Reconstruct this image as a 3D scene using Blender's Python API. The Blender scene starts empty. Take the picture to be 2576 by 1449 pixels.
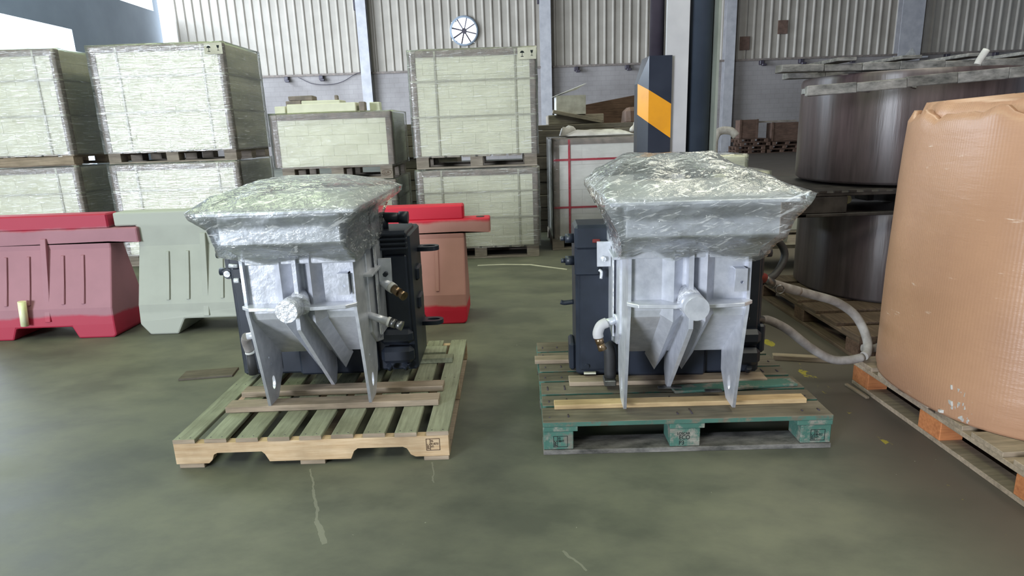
import bpy, bmesh, math, random
from mathutils import Vector, Matrix, noise
random.seed(7)
PI = math.pi
SC = bpy.context.scene
COL = SC.collection

# ------------------------------------------------------------------ camera, world, lights, exposure
def setup():
    cam = bpy.data.cameras.new('camera'); co = bpy.data.objects.new('camera', cam); COL.objects.link(co)
    cam.sensor_width = 36.0; cam.lens = 1600 / 2576 * 36.0; cam.clip_end = 200
    pitch, roll = 0.2465, 0.0348
    cp, sp = math.cos(pitch), math.sin(pitch)
    f = Vector((0, cp, -sp)); r = Vector((1, 0, 0)); d = Vector((0, -sp, -cp))
    r2 = math.cos(roll) * r + math.sin(roll) * d
    d2 = -math.sin(roll) * r + math.cos(roll) * d
    m = Matrix((r2, -d2, -f)).transposed().to_4x4(); m.translation = (0, 0, 1.341)
    co.matrix_world = m
    SC.camera = co
    w = bpy.data.worlds.new('daylight'); SC.world = w; w.use_nodes = True
    bg = w.node_tree.nodes['Background']; bg.inputs[0].default_value = (0.80, 0.90, 1.0, 1); bg.inputs[1].default_value = 5.0
    SC.view_settings.view_transform = 'Standard'; SC.view_settings.look = 'None'
    SC.view_settings.gamma = 1.0; SC.view_settings.use_curve_mapping = False
    SC.view_settings.exposure = 0.0

def area(name, loc, target, sx, sy, power, color, spread=PI):
    l = bpy.data.lights.new(name, 'AREA'); l.shape = 'RECTANGLE'; l.size = sx; l.size_y = sy
    l.energy = power; l.color = color; l.spread = spread
    o = bpy.data.objects.new(name, l); COL.objects.link(o)
    o.location = loc
    o.rotation_euler = (Vector(target) - Vector(loc)).to_track_quat('-Z', 'Y').to_euler()
    return o
setup()
area('dock_door_daylight', (-14.2, -14.2, 2.9), (-1.5, 4.5, 0.9), 6.0, 5.0, 5200, (0.84, 0.90, 1.0))
area('side_door_daylight', (-14.75, 16.0, 2.6), (0, 16.0, 2.6), 14.0, 5.0, 3900, (0.74, 0.85, 1.0))
area('high_window_daylight', (-14.75, 21.0, 7.4), (0, 24.0, 3.0), 16.0, 1.6, 1900, (0.74, 0.86, 1.0))
area('roof_light_left', (-5.0, 4.0, 8.7), (-5.0, 4.0, 0), 2.4, 16.0, 640, (0.84, 1.0, 0.60))
area('roof_light_right', (4.5, 6.0, 8.7), (4.5, 6.0, 0), 2.4, 14.0, 560, (1.0, 0.96, 0.78))
area('roof_light_front', (0.5, -4.0, 8.7), (0.5, -4.0, 0), 9.0, 2.4, 420, (0.97, 1.0, 0.90))

# ------------------------------------------------------------------ materials
def nodes(name):
    m = bpy.data.materials.new(name); m.use_nodes = True
    nt = m.node_tree; b = nt.nodes['Principled BSDF']
    return m, nt, b
def N(nt, t, **kw):
    n = nt.nodes.new(t)
    for k, v in kw.items(): setattr(n, k, v)
    return n
def ramp(nt, fac, stops):
    n = N(nt, 'ShaderNodeValToRGB'); cr = n.color_ramp
    while len(cr.elements) < len(stops): cr.elements.new(0.5)
    for e, (p, c) in zip(cr.elements, stops): e.position = p; e.color = (*c, 1) if len(c) == 3 else c
    nt.links.new(fac, n.inputs[0]); return n
def coords(nt, scale=(1, 1, 1), kind='Object', rnd=False):
    tc = N(nt, 'ShaderNodeTexCoord'); mp = N(nt, 'ShaderNodeMapping'); mp.inputs['Scale'].default_value = scale
    nt.links.new(tc.outputs[kind], mp.inputs[0])
    if rnd:
        oi = N(nt, 'ShaderNodeObjectInfo'); ml = N(nt, 'ShaderNodeMath', operation='MULTIPLY'); ml.inputs[1].default_value = 37.0
        nt.links.new(oi.outputs['Random'], ml.inputs[0]); nt.links.new(ml.outputs[0], mp.inputs['Location'])
    return mp.outputs[0]
def noise_tex(nt, vec, scale, detail=4, rough=0.55):
    n = N(nt, 'ShaderNodeTexNoise'); n.inputs['Scale'].default_value = scale
    n.inputs['Detail'].default_value = detail; n.inputs['Roughness'].default_value = rough
    nt.links.new(vec, n.inputs['Vector']); return n.outputs['Fac']
def bump(nt, b, h, strength, dist=0.01):
    n = N(nt, 'ShaderNodeBump'); n.inputs['Strength'].default_value = strength; n.inputs['Distance'].default_value = dist
    nt.links.new(h, n.inputs['Height']); nt.links.new(n.outputs[0], b.inputs['Normal']); return n
def mixc(nt, fac, a, b2):
    n = N(nt, 'ShaderNodeMix', data_type='RGBA')
    if isinstance(fac, float): n.inputs[0].default_value = fac
    else: nt.links.new(fac, n.inputs[0])
    for i, v in ((6, a), (7, b2)):
        if isinstance(v, tuple): n.inputs[i].default_value = (*v, 1)
        else: nt.links.new(v, n.inputs[i])
    return n.outputs[2]
def hexc(r, g, b):
    f = lambda v: ((v / 255 + 0.055) / 1.055) ** 2.4 if v > 10 else v / 255 / 12.92
    return (f(r), f(g), f(b))

def simple(name, c1, c2=None, scale=8, rough=0.6, metal=0.0, bmp=0.1, stretch=(1, 1, 1), lo=0.35, hi=0.65, rnd=False, detail=4, spec=0.5):
    m, nt, b = nodes(name)
    v = coords(nt, stretch, rnd=rnd); f = noise_tex(nt, v, scale, detail)
    r = ramp(nt, f, [(lo, c1), (hi, c2 or tuple(x * 0.8 for x in c1))])
    nt.links.new(r.outputs[0], b.inputs['Base Color'])
    b.inputs['Roughness'].default_value = rough; b.inputs['Metallic'].default_value = metal
    b.inputs['Specular IOR Level'].default_value = spec
    if bmp: bump(nt, b, f, bmp)
    return m

def wood(name, c1, c2, grain=(1, 14, 14), rough=0.8, paint=None, wear=0.5, top_worn=True):
    m, nt, b = nodes(name)
    v = coords(nt, grain, rnd=True); f = noise_tex(nt, v, 5, 6, 0.65)
    r = ramp(nt, f, [(0.3, c1), (0.7, c2)])
    v2 = coords(nt, (1, 1, 1), rnd=True); f2 = noise_tex(nt, v2, 3.0, 5)
    dirt = ramp(nt, f2, [(0.42, (1, 1, 1)), (0.75, (0.55, 0.53, 0.5))])
    mul = N(nt, 'ShaderNodeMix', data_type='RGBA', blend_type='MULTIPLY'); mul.inputs[0].default_value = 1.0
    nt.links.new(r.outputs[0], mul.inputs[6]); nt.links.new(dirt.outputs[0], mul.inputs[7])
    col = mul.outputs[2]
    if paint:
        f3 = noise_tex(nt, coords(nt, (1, 1, 1), rnd=True), 14, 6, 0.7)
        chip = ramp(nt, f3, [(wear - 0.05, (1, 1, 1)), (wear + 0.06, (0, 0, 0))]).outputs[0]
        if top_worn:
            g = N(nt, 'ShaderNodeNewGeometry'); sx = N(nt, 'ShaderNodeSeparateXYZ'); nt.links.new(g.outputs['Normal'], sx.inputs[0])
            gt = N(nt, 'ShaderNodeMath', operation='LESS_THAN'); gt.inputs[1].default_value = 0.6
            nt.links.new(sx.outputs[2], gt.inputs[0])
            mm = N(nt, 'ShaderNodeMath', operation='MULTIPLY'); nt.links.new(gt.outputs[0], mm.inputs[0]); nt.links.new(chip, mm.inputs[1])
            chip = mm.outputs[0]
        pc = ramp(nt, f2, [(0.3, paint), (0.75, tuple(x * 1.5 for x in paint))]).outputs[0]
        col = mixc(nt, chip, col, pc)
    nt.links.new(col, b.inputs['Base Color']); b.inputs['Roughness'].default_value = rough
    b.inputs['Specular IOR Level'].default_value = 0.25
    bump(nt, b, f, 0.25, 0.004)
    return m

def film(name, cover=0.05, stretch=(1, 1, 1), scale=9.0, tint=(0.98, 0.99, 0.98), strength=0.9, milky=0.15, rough=0.12, dist=0.02, fine=3.2, crease=0.25, streak=None):
    """clear stretch film: mostly see-through, a milky share where it is folded, and wrinkled gloss"""
    m = bpy.data.materials.new(name); m.use_nodes = True; nt = m.node_tree
    for n in list(nt.nodes): nt.nodes.remove(n)
    out = N(nt, 'ShaderNodeOutputMaterial')
    v = coords(nt, stretch)
    f1 = noise_tex(nt, v, scale, 5, 0.6)
    w = N(nt, 'ShaderNodeTexNoise', noise_dimensions='3D'); w.inputs['Scale'].default_value = scale * fine; w.inputs['Detail'].default_value = 4
    w.inputs['Distortion'].default_value = 0.8; nt.links.new(v, w.inputs['Vector'])
    h2 = N(nt, 'ShaderNodeMath', operation='MULTIPLY_ADD'); h2.inputs[1].default_value = 0.5
    nt.links.new(w.outputs['Fac'], h2.inputs[0]); nt.links.new(f1, h2.inputs[2])
    bp = N(nt, 'ShaderNodeBump'); bp.inputs['Strength'].default_value = strength; bp.inputs['Distance'].default_value = dist
    nt.links.new(h2.outputs[0], bp.inputs['Height'])
    tr = N(nt, 'ShaderNodeBsdfTransparent'); tr.inputs[0].default_value = (*tint, 1)
    gl = N(nt, 'ShaderNodeBsdfGlossy'); gl.inputs['Roughness'].default_value = rough; gl.inputs[0].default_value = (0.97, 0.98, 1, 1)
    nt.links.new(bp.outputs[0], gl.inputs['Normal'])
    df = N(nt, 'ShaderNodeBsdfDiffuse'); df.inputs[0].default_value = (0.86, 0.88, 0.87, 1); nt.links.new(bp.outputs[0], df.inputs['Normal'])
    tl = N(nt, 'ShaderNodeBsdfTranslucent'); tl.inputs[0].default_value = (0.86, 0.88, 0.86, 1)
    md = N(nt, 'ShaderNodeMixShader'); md.inputs[0].default_value = 0.4; nt.links.new(df.outputs[0], md.inputs[1]); nt.links.new(tl.outputs[0], md.inputs[2])
    mf = ramp(nt, h2.outputs[0], [(0.55, (milky * 0.5,) * 3), (0.95, (min(1, milky * 2.2),) * 3)])
    m1 = N(nt, 'ShaderNodeMixShader'); nt.links.new(mf.outputs[0], m1.inputs[0]); nt.links.new(tr.outputs[0], m1.inputs[1]); nt.links.new(md.outputs[0], m1.inputs[2])
    fr = N(nt, 'ShaderNodeFresnel'); fr.inputs[0].default_value = 1.4
    cs = ramp(nt, w.outputs['Fac'], [(0.56, (0, 0, 0)), (0.66, (crease,) * 3)])
    a1 = N(nt, 'ShaderNodeMath', operation='ADD'); nt.links.new(fr.outputs[0], a1.inputs[0]); nt.links.new(cs.outputs[0], a1.inputs[1])
    fa = N(nt, 'ShaderNodeMath', operation='ADD', use_clamp=True); fa.inputs[1].default_value = cover; nt.links.new(a1.outputs[0], fa.inputs[0])
    m2 = N(nt, 'ShaderNodeMixShader'); nt.links.new(fa.outputs[0], m2.inputs[0]); nt.links.new(m1.outputs[0], m2.inputs[1]); nt.links.new(gl.outputs[0], m2.inputs[2])
    last = m2.outputs[0]
    if streak:
        # whitened stretch creases running along the pull of the film
        for k, (st, ro, sc, thr, amt) in enumerate(streak):
            tc = N(nt, 'ShaderNodeTexCoord'); mp = N(nt, 'ShaderNodeMapping'); mp.vector_type = 'POINT'
            mp.inputs['Rotation'].default_value = ro; mp.inputs['Scale'].default_value = (1, 1, 1)
            mp2 = N(nt, 'ShaderNodeMapping'); mp2.inputs['Scale'].default_value = st
            nt.links.new(tc.outputs['Object'], mp.inputs[0]); nt.links.new(mp.outputs[0], mp2.inputs[0])
            ff = noise_tex(nt, mp2.outputs[0], sc, 3, 0.6)
            mk = ramp(nt, ff, [(thr, (0, 0, 0)), (thr + 0.05, (amt,) * 3)]).outputs[0]
            g2 = N(nt, 'ShaderNodeBsdfGlossy'); g2.inputs['Roughness'].default_value = 0.5; g2.inputs[0].default_value = (1, 1, 1, 1)
            d2 = N(nt, 'ShaderNodeBsdfDiffuse'); d2.inputs[0].default_value = (0.92, 0.93, 0.94, 1)
            x2 = N(nt, 'ShaderNodeMixShader'); x2.inputs[0].default_value = 0.45; nt.links.new(d2.outputs[0], x2.inputs[1]); nt.links.new(g2.outputs[0], x2.inputs[2])
            mm = N(nt, 'ShaderNodeMixShader'); nt.links.new(mk, mm.inputs[0]); nt.links.new(last, mm.inputs[1]); nt.links.new(x2.outputs[0], mm.inputs[2]); last = mm.outputs[0]
    nt.links.new(last, out.inputs[0])
    return m

M = {}
M['silver'] = simple('silver paint', hexc(222, 224, 231), hexc(196, 199, 207), 22, rough=0.34, metal=0.4, bmp=0.25, lo=0.3, hi=0.7)
M['silver_rough'] = simple('rough silver weld', hexc(238, 240, 244), hexc(196, 198, 204), 60, rough=0.35, metal=0.3, bmp=0.9)
M['black'] = simple('black machine paint', hexc(28, 34, 44), hexc(40, 46, 58), 7, rough=0.42, bmp=0.15)
M['black_rubber'] = simple('black rubber', hexc(34, 34, 36), hexc(50, 50, 52), 12, rough=0.6, bmp=0.1)
M['brass'] = simple('brass', hexc(160, 138, 110), hexc(120, 98, 76), 30, rough=0.3, metal=0.9, bmp=0.1)
M['steel'] = simple('zinc steel', hexc(150, 150, 148), hexc(110, 110, 110), 30, rough=0.35, metal=0.9, bmp=0.1)
M['white_tape'] = simple('white thread tape', hexc(225, 225, 220), None, 30, rough=0.6)
M['red_metal'] = simple('red coupling paint', hexc(130, 45, 40), hexc(95, 35, 32), 30, rough=0.5)
M['hose'] = simple('dusty grey hose', hexc(150, 146, 142), hexc(118, 112, 108), 14, rough=0.8, bmp=0.2)
M['wood_new'] = wood('new pine', hexc(214, 190, 158), hexc(186, 156, 120))
M['wood_deck'] = wood('greenish deck pine', hexc(158, 162, 138), hexc(126, 128, 108), grain=(14, 1, 14))
M['wood_batten'] = wood('batten pine', hexc(176, 158, 138), hexc(132, 120, 104))
M['wood_yellow'] = wood('fresh yellow batten', hexc(206, 180, 138), hexc(168, 142, 106))
M['wood_old'] = wood('weathered grey wood', hexc(122, 114, 102), hexc(86, 82, 76))
M['wood_old_y'] = wood('old brown wood', hexc(120, 100, 84), hexc(80, 66, 58), grain=(14, 1, 14))
M['wood_green'] = wood('green painted pallet wood', hexc(130, 122, 106), hexc(92, 88, 80), paint=hexc(66, 98, 88), wear=0.54)
M['wood_green_side'] = wood('green painted block', hexc(150, 148, 138), hexc(112, 112, 104), paint=hexc(64, 98, 88), wear=0.55, top_worn=False)
M['wood_mould'] = wood('mouldy grey green board', hexc(148, 144, 140), hexc(70, 70, 68), grain=(2, 5, 5), rough=0.9)
M['wood_orange'] = wood('orange pine block', hexc(196, 130, 84), hexc(158, 98, 62))
M['wood_brown'] = wood('brown scrap wood', hexc(116, 92, 78), hexc(78, 60, 52))
M['wood_greyish'] = wood('grey pallet wood', hexc(164, 154, 142), hexc(124, 116, 106))
M['brick'] = simple('cream refractory brick', hexc(220, 219, 198), hexc(208, 207, 186), 6, rough=0.85, bmp=0.15, rnd=True)
M['brick_core'] = simple('brick joints', hexc(176, 174, 156), hexc(160, 158, 140), 8, rough=0.95)
M['white_block'] = simple('white insulating block', hexc(214, 212, 206), hexc(198, 196, 190), 5, rough=0.85, bmp=0.1, rnd=True)
M['card_grey'] = simple('grey corner board', hexc(140, 128, 120), hexc(112, 104, 98), 10, rough=0.8)
M['strap_grey'] = simple('grey strap', hexc(176, 174, 156), hexc(158, 156, 140), 10, rough=0.4)
M['strap_red'] = simple('red strap', hexc(176, 40, 60), hexc(150, 34, 52), 10, rough=0.4)
M['ink'] = simple('dark stamp ink', hexc(84, 62, 48), None, 50, rough=0.9)
M['ink_black'] = simple('black stamp ink', hexc(26, 34, 34), None, 50, rough=0.9)
M['label'] = simple('pale label', hexc(200, 198, 180), None, 10, rough=0.7)
M['white_paint'] = simple('dusty white steel', hexc(186, 184, 186), hexc(168, 166, 170), 3, rough=0.55)
M['wood_greyish_paint'] = simple('grey green paint', hexc(140, 144, 136), hexc(120, 124, 116), 3, rough=0.6)
M['dark_paint'] = simple('dark blue grey steel paint', hexc(52, 60, 72), hexc(64, 72, 84), 3, rough=0.35, bmp=0.03)
M['hazard_black'] = simple('black hazard paint', hexc(36, 40, 52), hexc(46, 50, 62), 5, rough=0.3, bmp=0.03)
M['hazard_yellow'] = simple('amber hazard paint', hexc(222, 150, 24), hexc(206, 138, 28), 6, rough=0.45, bmp=0.03)
M['pipe_dark'] = simple('dark conduit pipe', hexc(56, 50, 60), hexc(72, 66, 76), 4, rough=0.45)
M['drum'] = simple('brown black fibre drum', hexc(62, 51, 52), hexc(82, 69, 70), 5, rough=0.24, bmp=0.12, stretch=(6, 6, 0.5), detail=6)
def aniso(m):
    nt = m.node_tree; b = nt.nodes['Principled BSDF']; tg = N(nt, 'ShaderNodeTangent', direction_type='RADIAL', axis='Z')
    nt.links.new(tg.outputs[0], b.inputs['Tangent']); b.inputs['Anisotropic'].default_value = 0.9; b.inputs['Roughness'].default_value = 0.42; b.inputs['Anisotropic Rotation'].default_value = 0.25
    b.inputs['Specular IOR Level'].default_value = 0.85
aniso(M['drum'])
M['plastic_black'] = simple('dusty black plastic', hexc(34, 30, 30), hexc(70, 64, 62), 9, rough=0.55)
M['cardboard'] = None
M['plaster'] = None
M['paper'] = simple('crumpled white paper', hexc(200, 198, 194), hexc(170, 166, 162), 8, rough=0.85)
M['paper_grey'] = simple('grey plaster dust', hexc(168, 166, 164), hexc(128, 126, 124), 20, rough=0.9, bmp=0.4)
M['plastic_white'] = simple('white tub plastic', hexc(206, 208, 200), hexc(190, 192, 184), 5, rough=0.45)
M['crate_brown'] = simple('brown board', hexc(112, 88, 76), hexc(92, 72, 62), 6, rough=0.8)
M['reflector'] = simple('yellow white reflector', hexc(232, 238, 176), hexc(250, 250, 226), 12, rough=0.3)
M['film_stack'] = film('stack stretch film', cover=0.05, stretch=(0.5, 0.5, 7.0), scale=4.0, milky=0.07, strength=0.8, rough=0.16, dist=0.012, crease=0.15, streak=[((1.2, 1.2, 22), (0, 0.05, 0), 4.0, 0.62, 0.5), ((3, 3, 26), (0, -0.12, 0), 7.0, 0.66, 0.8)])
M['film_head'] = film('machine stretch film', cover=0.03, stretch=(1, 1, 2.0), scale=7.0, milky=0.12, strength=1.0, rough=0.10, dist=0.02, crease=0.12, streak=[((5, 5, 40), (0.3, 0.35, 0), 2.6, 0.60, 0.55), ((5, 7, 40), (-0.2, -0.12, 0), 3.4, 0.62, 0.55), ((26, 6, 14), (0, 0, 0.5), 3.0, 0.68, 0.7)])
M['film_thin'] = film('thin stretch film', cover=0.01, stretch=(0.6, 0.6, 6.0), scale=4.0, milky=0.03, strength=0.7, rough=0.2, dist=0.012, crease=0.05, streak=[((3, 3, 26), (0, -0.08, 0), 7.0, 0.68, 0.6)])

def mk_cardboard():
    m, nt, b = nodes('film wrapped brown cardboard')
    v = coords(nt, (1, 1, 1)); f = noise_tex(nt, v, 2.2, 6, 0.6)
    base = ramp(nt, f, [(0.3, hexc(172, 132, 104)), (0.7, hexc(158, 120, 96))]).outputs[0]
    v2 = coords(nt, (1.5, 1.5, 9)); f2 = noise_tex(nt, v2, 3, 6, 0.7)
    sc = ramp(nt, f2, [(0.66, (0, 0, 0)), (0.74, (1, 1, 1))]).outputs[0]
    col = mixc(nt, sc, base, hexc(206, 186, 170))
    nt.links.new(col, b.inputs['Base Color']); b.inputs['Roughness'].default_value = 0.38
    # vertical fluting
    tc = N(nt, 'ShaderNodeTexCoord'); sx = N(nt, 'ShaderNodeSeparateXYZ'); nt.links.new(tc.outputs['Object'], sx.inputs[0])
    at = N(nt, 'ShaderNodeMath', operation='ARCTAN2'); nt.links.new(sx.outputs[0], at.inputs[0]); nt.links.new(sx.outputs[1], at.inputs[1])
    ml = N(nt, 'ShaderNodeMath', operation='MULTIPLY'); ml.inputs[1].default_value = 300; nt.links.new(at.outputs[0], ml.inputs[0])
    sn = N(nt, 'ShaderNodeMath', operation='SINE'); nt.links.new(ml.outputs[0], sn.inputs[0])
    ma = N(nt, 'ShaderNodeMath', operation='MULTIPLY_ADD'); ma.inputs[1].default_value = 0.05; nt.links.new(sn.outputs[0], ma.inputs[0]); nt.links.new(f2, ma.inputs[2])
    bump(nt, b, ma.outputs[0], 0.35, 0.008)
    return m
M['cardboard'] = mk_cardboard()

def mk_barrier(name, dust, pure, lo, hi):
    m, nt, b = nodes(name)
    tc = N(nt, 'ShaderNodeTexCoord'); sx = N(nt, 'ShaderNodeSeparateXYZ'); nt.links.new(tc.outputs['Object'], sx.inputs[0])
    f = noise_tex(nt, coords(nt), 2.5, 5)
    a = N(nt, 'ShaderNodeMath', operation='MULTIPLY_ADD'); a.inputs[1].default_value = 0.10; nt.links.new(f, a.inputs[0]); nt.links.new(sx.outputs[2], a.inputs[2])
    k = ramp(nt, a.outputs[0], [(lo, (0, 0, 0)), (lo + 0.02, (1, 1, 1)), (hi, (1, 1, 1)), (hi + 0.02, (0, 0, 0))]).outputs[0]
    f2 = noise_tex(nt, coords(nt), 5, 6)
    dd = ramp(nt, f2, [(0.3, dust), (0.7, tuple(x * 0.88 for x in dust))]).outputs[0]
    nt.links.new(mixc(nt, k, pure, dd), b.inputs['Base Color']); b.inputs['Roughness'].default_value = 0.6
    bump(nt, b, f2, 0.1)
    return m
M['barrier_red'] = mk_barrier('dusty red plastic', hexc(158, 108, 118), hexc(166, 34, 62), 0.20, 0.80)
M['barrier_white'] = mk_barrier('dusty white plastic', hexc(160, 164, 154), hexc(164, 168, 158), 0.20, 0.80)
M['barrier_red_mid'] = mk_barrier('dusty brown red plastic', hexc(184, 132, 122), hexc(196, 26, 52), 0.17, 0.775)

def mk_floor():
    m, nt, b = nodes('grey green concrete floor')
    v = coords(nt, (1, 1, 1)); f = noise_tex(nt, v, 0.6, 8, 0.62)
    base = ramp(nt, f, [(0.3, hexc(88, 90, 82)), (0.5, hexc(102, 104, 93)), (0.72, hexc(114, 114, 103))]).outputs[0]
    cv_ = coords(nt, (1.0, 1.7, 1)); cv_.node.inputs['Rotation'].default_value = (0, 0, 0.6)
    f2 = noise_tex(nt, cv_, 2.0, 8, 0.62)
    mul = N(nt, 'ShaderNodeMix', data_type='RGBA', blend_type='MULTIPLY'); mul.inputs[0].default_value = 1.0
    nt.links.new(base, mul.inputs[6]); nt.links.new(ramp(nt, f2, [(0.38, (0.74, 0.75, 0.76)), (0.50, (0.95, 0.95, 0.94)), (0.62, (1.14, 1.13, 1.08))]).outputs[0], mul.inputs[7])
    col = mul.outputs[2]
    # brown dusty strip along the goods on the right
    tc = N(nt, 'ShaderNodeTexCoord'); sx = N(nt, 'ShaderNodeSeparateXYZ'); nt.links.new(tc.outputs['Object'], sx.inputs[0])
    def mathn(op, a, bv=None, c=None, clamp=False):
        n = N(nt, 'ShaderNodeMath', operation=op, use_clamp=clamp)
        for i, q in enumerate((a, bv, c)):
            if q is None: continue
            if isinstance(q, (int, float)): n.inputs[i].default_value = q
            else: nt.links.new(q, n.inputs[i])
        return n.outputs[0]
    xw = mathn('MULTIPLY_ADD', f2, 0.5, sx.outputs[0])
    brown = ramp(nt, mathn('MULTIPLY_ADD', xw, 0.25, 0.0), [(0.36, (0, 0, 0)), (0.47, (1, 1, 1))]).outputs[0]
    col = mixc(nt, mathn('MULTIPLY', brown, 0.8), col, hexc(94, 84, 78))
    # worn yellow line painted at x = 1.58
    d = mathn('ABSOLUTE', mathn('SUBTRACT', sx.outputs[0], 1.575))
    inl = mathn('LESS_THAN', d, 0.03)
    f3 = noise_tex(nt, coords(nt, (1, 0.8, 1)), 6.5, 5, 0.7)
    ch = ramp(nt, f3, [(0.565, (0, 0, 0)), (0.60, (1, 1, 1))]).outputs[0]
    col = mixc(nt, mathn('MULTIPLY', inl, ch), col, hexc(158, 146, 62))
    # thin pale scratches
    fw = noise_tex(nt, coords(nt, (1, 1, 1)), 9, 3)
    wob = mathn('MULTIPLY', mathn('SUBTRACT', fw, 0.5), 0.05)
    for (x0, y0, x1, y1, w) in ((-0.862, 2.38, -0.80, 2.22, 0.003), (-0.80, 2.22, -0.724, 2.013, 0.005), (-0.724, 2.013, -0.662, 1.879, 0.009), (-0.36, 2.40, -0.33, 2.24, 0.003), (0.13, 1.80, 0.20, 1.70, 0.004)):
        L = math.hypot(x1 - x0, y1 - y0); ux, uy = (x1 - x0) / L, (y1 - y0) / L
        px = mathn('SUBTRACT', mathn('ADD', sx.outputs[0], wob), x0); py = mathn('SUBTRACT', sx.outputs[1], y0)
        al = mathn('ADD', mathn('MULTIPLY', px, ux), mathn('MULTIPLY', py, uy))
        pe = mathn('ABSOLUTE', mathn('SUBTRACT', mathn('MULTIPLY', px, uy), mathn('MULTIPLY', py, ux)))
        k = mathn('MULTIPLY', mathn('LESS_THAN', pe, w), mathn('MULTIPLY', mathn('GREATER_THAN', al, 0), mathn('LESS_THAN', al, L)))
        col = mixc(nt, mathn('MULTIPLY', k, 0.26), col, hexc(170, 170, 156))
    # little pale specks
    f4 = noise_tex(nt, coords(nt), 34, 2)
    sp = ramp(nt, f4, [(0.775, (0, 0, 0)), (0.79, (0.5, 0.5, 0.5))]).outputs[0]
    col = mixc(nt, sp, col, hexc(190, 190, 176))
    nt.links.new(col, b.inputs['Base Color'])
    rr = ramp(nt, f2, [(0.3, (0.52,) * 3), (0.7, (0.66,) * 3)]); nt.links.new(rr.outputs[0], b.inputs['Roughness'])
    b.inputs['Specular IOR Level'].default_value = 0.2
    bump(nt, b, f2, 0.08, 0.01)
    return m
M['floor'] = mk_floor()

def mk_plaster():
    m, nt, b = nodes('whitewashed block wall')
    f = noise_tex(nt, coords(nt, (1, 1, 1)), 0.8, 7, 0.6)
    c = ramp(nt, f, [(0.35, hexc(160, 154, 152)), (0.7, hexc(140, 134, 132))]).outputs[0]
    br = N(nt, 'ShaderNodeTexBrick'); tc = N(nt, 'ShaderNodeTexCoord'); mp = N(nt, 'ShaderNodeMapping'); mp.inputs['Rotation'].default_value = (PI / 2, 0, 0)
    nt.links.new(tc.outputs['Object'], mp.inputs[0]); nt.links.new(mp.outputs[0], br.inputs['Vector'])
    br.inputs['Scale'].default_value = 1.0; br.inputs['Brick Width'].default_value = 0.4; br.inputs['Row Height'].default_value = 0.2; br.inputs['Mortar Size'].default_value = 0.008
    br.inputs['Color1'].default_value = (1, 1, 1, 1); br.inputs['Color2'].default_value = (0.97, 0.97, 0.97, 1); br.inputs['Mortar'].default_value = (0.82, 0.82, 0.82, 1)
    mul = N(nt, 'ShaderNodeMix', data_type='RGBA', blend_type='MULTIPLY'); mul.inputs[0].default_value = 1.0
    nt.links.new(c, mul.inputs[6]); nt.links.new(br.outputs[0], mul.inputs[7])
    nt.links.new(mul.outputs[2], b.inputs['Base Color']); b.inputs['Roughness'].default_value = 0.9
    return m
M['plaster'] = mk_plaster()
M['cladding'] = simple('cream steel cladding', hexc(172, 164, 153), hexc(160, 152, 141), 1.2, rough=0.5, bmp=0.0, spec=0.4)
M['side_wall'] = simple('pale blue grey cladding', hexc(150, 160, 172), hexc(138, 148, 160), 0.6, rough=0.7)
M['ceiling'] = simple('grey roof sheet', hexc(130, 132, 132), hexc(116, 118, 118), 0.6, rough=0.8)

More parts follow.
